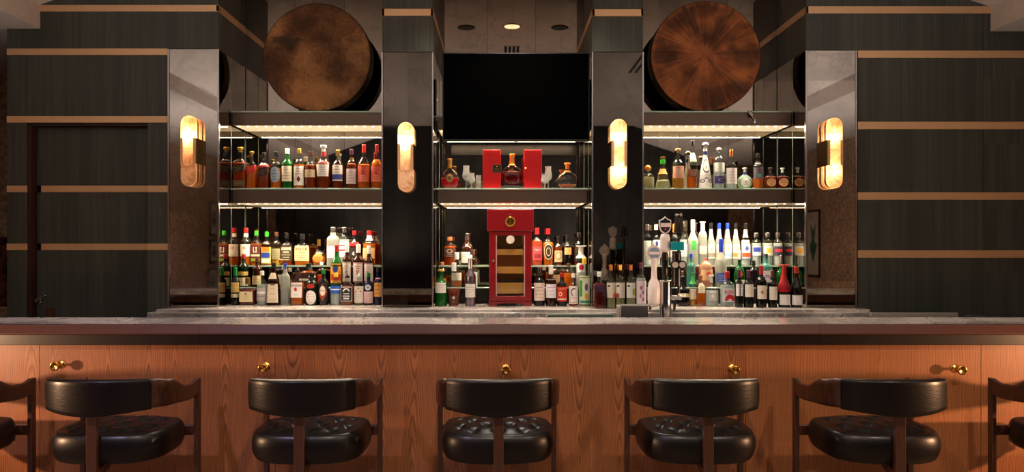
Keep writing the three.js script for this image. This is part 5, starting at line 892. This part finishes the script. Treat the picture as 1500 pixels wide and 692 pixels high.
{ // caddy and mat on the work counter
  const d = 4.16, o = thing('bar_caddy', 'dark grey ribbed bar caddy box beside the beer tower', 'caddy', [X(926, d), 0.94, -d]), w = (947 - 905) / F * d, h = Y(447, d) - 0.94;
  part(o, 'box', boxG(-w / 2 + 0.012, w / 2, 0, h, -0.06, 0.05, 0.006), std({ color: 0x2c2b29, roughness: 0.5 }));
  part(o, 'front_ledge', boxG(-w / 2 + 0.012, w / 2, h - 0.075, h - 0.062, 0.05, 0.056, 0.002), std({ color: 0x3c3b38, roughness: 0.5 }));
  part(o, 'end_plate', boxG(-w / 2, -w / 2 + 0.012, 0, h - 0.004, -0.058, 0.048, 0.004), std({ color: 0x8f8583, roughness: 0.4 }));
  const m = thing('service_tray', 'long flat grey green service tray set on edge beside the caddy', 'tray', [X(850, d), 0.94, -d]), w2 = (898 - 802) / F * d;
  part(m, 'tray_panel', boxG(-w2 / 2, w2 / 2, 0, Y(460, d) - 0.94, -0.02, 0.02, 0.008), std({ color: 0x46554a, roughness: 0.55 }));
  part(m, 'foot', boxG(-w2 / 2 - 0.012, -w2 / 2 + 0.01, 0, Y(463, d) - 0.94, -0.015, 0.015, 0.004), M.black);
}
// ---------------------------------------------------------------- pictures and tapestry
{
  const pic = (x, y, w, h, z, rotY, frame, art, label) => {
    const o = thing('framed_picture', label, 'picture', [x, y, z], rotY);
    part(o, 'frame', mergeGeometries([boxG(-w / 2, w / 2, h / 2 - 0.025, h / 2, 0, 0.025), boxG(-w / 2, w / 2, -h / 2, -h / 2 + 0.025, 0, 0.025), boxG(-w / 2, -w / 2 + 0.025, -h / 2, h / 2, 0, 0.025), boxG(w / 2 - 0.025, w / 2, -h / 2, h / 2, 0, 0.025)]), frame);
    part(o, 'print', boxG(-w / 2 + 0.02, w / 2 - 0.02, -h / 2 + 0.02, h / 2 - 0.02, 0.002, 0.008), art[0]);
    part(o, 'motif', new THREE.ShapeGeometry(new THREE.Shape([[0, -0.3], [0.3, -0.05], [0.12, 0.05], [0.22, 0.32], [0, 0.18], [-0.2, 0.3], [-0.1, 0.02], [-0.3, -0.02]].map(([a, b]) => new THREE.Vector2(a * w, b * h)))), art[1], [0, 0, 0.0085]);
  };
  const brown = std({ color: 0x4a2c1a, roughness: 0.5 }), cream = std({ color: 0xb5aa98, roughness: 0.8 }), leaf = std({ color: 0x24503c, roughness: 0.8 }), dark = std({ color: 0x3a332c, roughness: 0.8 });
  // return [(px - PX0) / F * L, EYE - (py - PY0) / F * L]; };       // a point of the wall behind, as mirrored in the pilasters
  const onSide = (side, px, py0, py1, len, frame, art, label) => {                       // a picture on a side wall, where the pilaster mirror shows it
    const L = Math.abs(side * 4.849 / (px - PX0) * F), y0 = Y(py1, L), y1 = Y(py0, L);
    pic(side * 4.849, (y0 + y1) / 2, len, y1 - y0, L - 2 * D, -side * Math.PI / 2, frame, art, label);
  };
  onSide(-1, 313, 297, 345, 0.4, brown, [cream, dark], 'upper small brown framed print, mirrored beside the jib door');
  onSide(-1, 313, 352, 385, 0.4, brown, [cream, dark], 'lower small brown framed print, mirrored beside the jib door');
  onSide(-1, 311, 393, 432, 0.44, M.black, [cream, leaf], 'black framed leaf print mirrored beside the jib door');
  onSide(1, 1192, 308, 405, 0.5, M.black, [cream, leaf], 'tall black framed leaf print mirrored beside the bare panelling');
  const t = thing('wall_hanging', 'dark red patterned hanging in the hall beyond the panelled wall', 'tapestry', [X(-18, 6.58), Y(452, 6.58), -6.599]);
  const tex = dataTex(256, 256, (u, v) => lerp3([0.16, 0.06, 0.05], [0.42, 0.20, 0.15], smooth(0.35, 0.7, fbm(u * 12, v * 12, 5, 4))));
  part(t, 'cloth', boxG(-0.25, 0.27, 0.012, 0.62, 0, 0.012), std({ map: tex, roughness: 0.9 })); part(t, 'brass_edge', boxG(-0.25, 0.27, 0, 0.012, 0, 0.018), M.brass);
}
// ---------------------------------------------------------------- room lamps outside the frame
function unseenLamp(x, z, spec, where) {                              // an unseen lamp on a side table, placed to rake the bar front
  const t = thing('unseen_lamp_table', `unseen side table under the lamp ${where}`, 'side table', [x, 0, z]);
  const tg = new THREE.CylinderGeometry(0.2, 0.2, 0.025, 32); tg.translate(0, 0.7, 0); part(t, 'table_top', tg, M.mahogany);
  const lg = new THREE.CylinderGeometry(0.018, 0.018, 0.69, 16); lg.translate(0, 0.345, 0); part(t, 'leg', lg, M.brass);
  const bg = new THREE.CylinderGeometry(0.14, 0.15, 0.02, 32); bg.translate(0, 0.01, 0); part(t, 'foot', bg, M.brass);
  const o = thing('unseen_lamp', `unseen swivel lamp raking the bar front ${where}`, 'lamp', [x, 0.7126, z]);
  const st = new THREE.LatheGeometry([[0, 0], [0.05, 0], [0.052, 0.006], [0.012, 0.015], [0.008, 0.06], [0.008, 0.22]].map((q) => new THREE.Vector2(...q)), 24); part(o, 'stem', st, M.brass);
  const aim = new THREE.Vector3(-Math.sign(x) * 0.5 - x, -0.2, -3.74 - z).normalize(), at = new THREE.Vector3(0, 0.24, 0);
  const cone = new THREE.LatheGeometry([[0, -0.06], [0.02, -0.06], [0.03, -0.04], [0.06, 0.05], [0.057, 0.05], [0.026, -0.036], [0, -0.05]].map((q) => new THREE.Vector2(...q)), 28);
  const head = part(o, 'lamp_head', cone, M.brass, at.toArray()); head.quaternion.setFromUnitVectors(new THREE.Vector3(0, 1, 0), aim);
  part(head, 'bulb', new THREE.SphereGeometry(0.02, 16, 12), M.bulb, [0, 0.02, 0]);
  const L = new THREE.SpotLight(spec[1], spec[0], 0, 0.78, 0.45); L.position.copy(at).addScaledVector(aim, 0.055); L.target.position.copy(at).addScaledVector(aim, 2); L.shadow.radius = 1.3; L.castShadow = true; L.name = 'unseen_lamp_light'; o.add(L, L.target);
}
unseenLamp(-3.66, -2.6, LIGHT.sideLamp[0], 'beyond the bar end by the jib door');
unseenLamp(3.86, -2.7, LIGHT.sideLamp[1], 'beyond the bar end by the bare panelling');
function unseenUplight(x, z, where) {                                   // an unseen low can, placed to light the ceiling
  const o = thing('unseen_uplight', `unseen low floor uplighter washing the ceiling ${where}`, 'floor lamp', [x, 0, z]);
  part(o, 'can', new THREE.LatheGeometry([[0, 0], [0.13, 0], [0.135, 0.01], [0.11, 0.03], [0.11, 0.46], [0.1, 0.46], [0.1, 0.12], [0, 0.11]].map((q) => new THREE.Vector2(...q)), 32), M.brass);
  part(o, 'bulb', new THREE.SphereGeometry(0.035, 16, 12), M.bulb, [0, 0.42, 0]);
  const L = new THREE.SpotLight(LIGHT.up[1], LIGHT.up[0], 0, 1.12, 0.7); L.position.set(0, 0.47, 0); L.target.position.set(0, 2, 0); L.shadow.radius = 3; L.castShadow = true; L.name = 'unseen_uplight_light'; o.add(L, L.target);
}
unseenUplight(-2.6, -1.9, 'on the jib door side of the stools'); unseenUplight(2.6, -1.9, 'on the bare panelling side of the stools');
unseenUplight(-1.8, 1.4, 'by the rear wall near the brown prints'); unseenUplight(1.8, 1.4, 'by the rear wall near the leaf print');
// ceiling fittings over the aisle, mirrored above the television
function ceilingCan(x, z, lit, label) {
  const o = thing(lit ? 'downlight' : 'ceiling_speaker', label, lit ? 'downlight' : 'speaker', [x, 3.5, z]);
  const ring = new THREE.TorusGeometry(0.075, 0.008, 8, 32); ring.rotateX(Math.PI / 2); part(o, 'trim_ring', ring, lit ? M.steelTrim : M.felt);
  const disc = new THREE.CylinderGeometry(0.072, 0.072, 0.008, 32); disc.translate(0, -0.0045, 0); part(o, lit ? 'lamp_lens' : 'grille', disc, lit ? M.bulb : M.felt);
  if (lit) { const L = new THREE.SpotLight(lit[1], lit[0], 0, 1.12, 0.5); L.position.set(0, -0.02, 0); L.target.position.set(0, -1, 0); L.shadow.radius = 3; L.castShadow = true; L.name = 'downlight_light'; o.add(L, L.target); }
}
const CZ = (py) => 2 * BACK - 2.05 * F / (PY0 - py);                   // distance of a ceiling point seen at py in the niche mirrors
ceilingCan(X(683, 7.13), -CZ(40), null, 'round dark ceiling speaker nearer the mottled disc');
ceilingCan(X(820, 7.13), -CZ(40), null, 'round dark ceiling speaker nearer the copper disc');
ceilingCan(X(750, 7.13), -CZ(38), LIGHT.down, 'small lit ceiling downlight between the two dark speakers');
ceilingCan(0, -1.1, LIGHT.stool, 'unseen warm ceiling downlight lighting the bar front before the humidor');  // out of view, placed to light the bar front and stools
ceilingCan(-2.1, -1.1, LIGHT.unseenCool, 'unseen violet ceiling downlight tinting the bar near the jib door');  // out of view, gives the bar its violet tint on this side
ceilingCan(2.2, -1.1, LIGHT.stool, 'unseen warm ceiling downlight lighting the bar front near the wine bottles');  // another unseen downlight for the bar front
{
  const v = thing('ceiling_vent', 'small slotted air vent in the ceiling above the bar', 'vent', [X(750, 7.9), 3.5, -CZ(73)]);
  part(v, 'frame', boxG(-0.1, 0.1, -0.004, 0, -0.16, 0.16), M.plaster);
  for (let i = 0; i < 4; i++) part(v, 'slot', boxG(-0.078 + i * 0.042, -0.053 + i * 0.042, -0.006, -0.004, -0.15, 0.15), M.black);
  for (const [x, w] of [[-1.55, 'nearer the jib door'], [1.55, 'nearer the bare panelling']]) {
    const s = thing('slot_diffuser', `long black twin slot air diffuser in the ceiling ${w}`, 'vent', [x, 3.5, -2.05]);
    for (const k of [-1, 1]) part(s, 'slot', boxG(k * 0.035 - 0.014, k * 0.035 + 0.014, -0.004, 0, -0.45, 0.45), M.black);
  }
}
renderer.render(scene, camera);
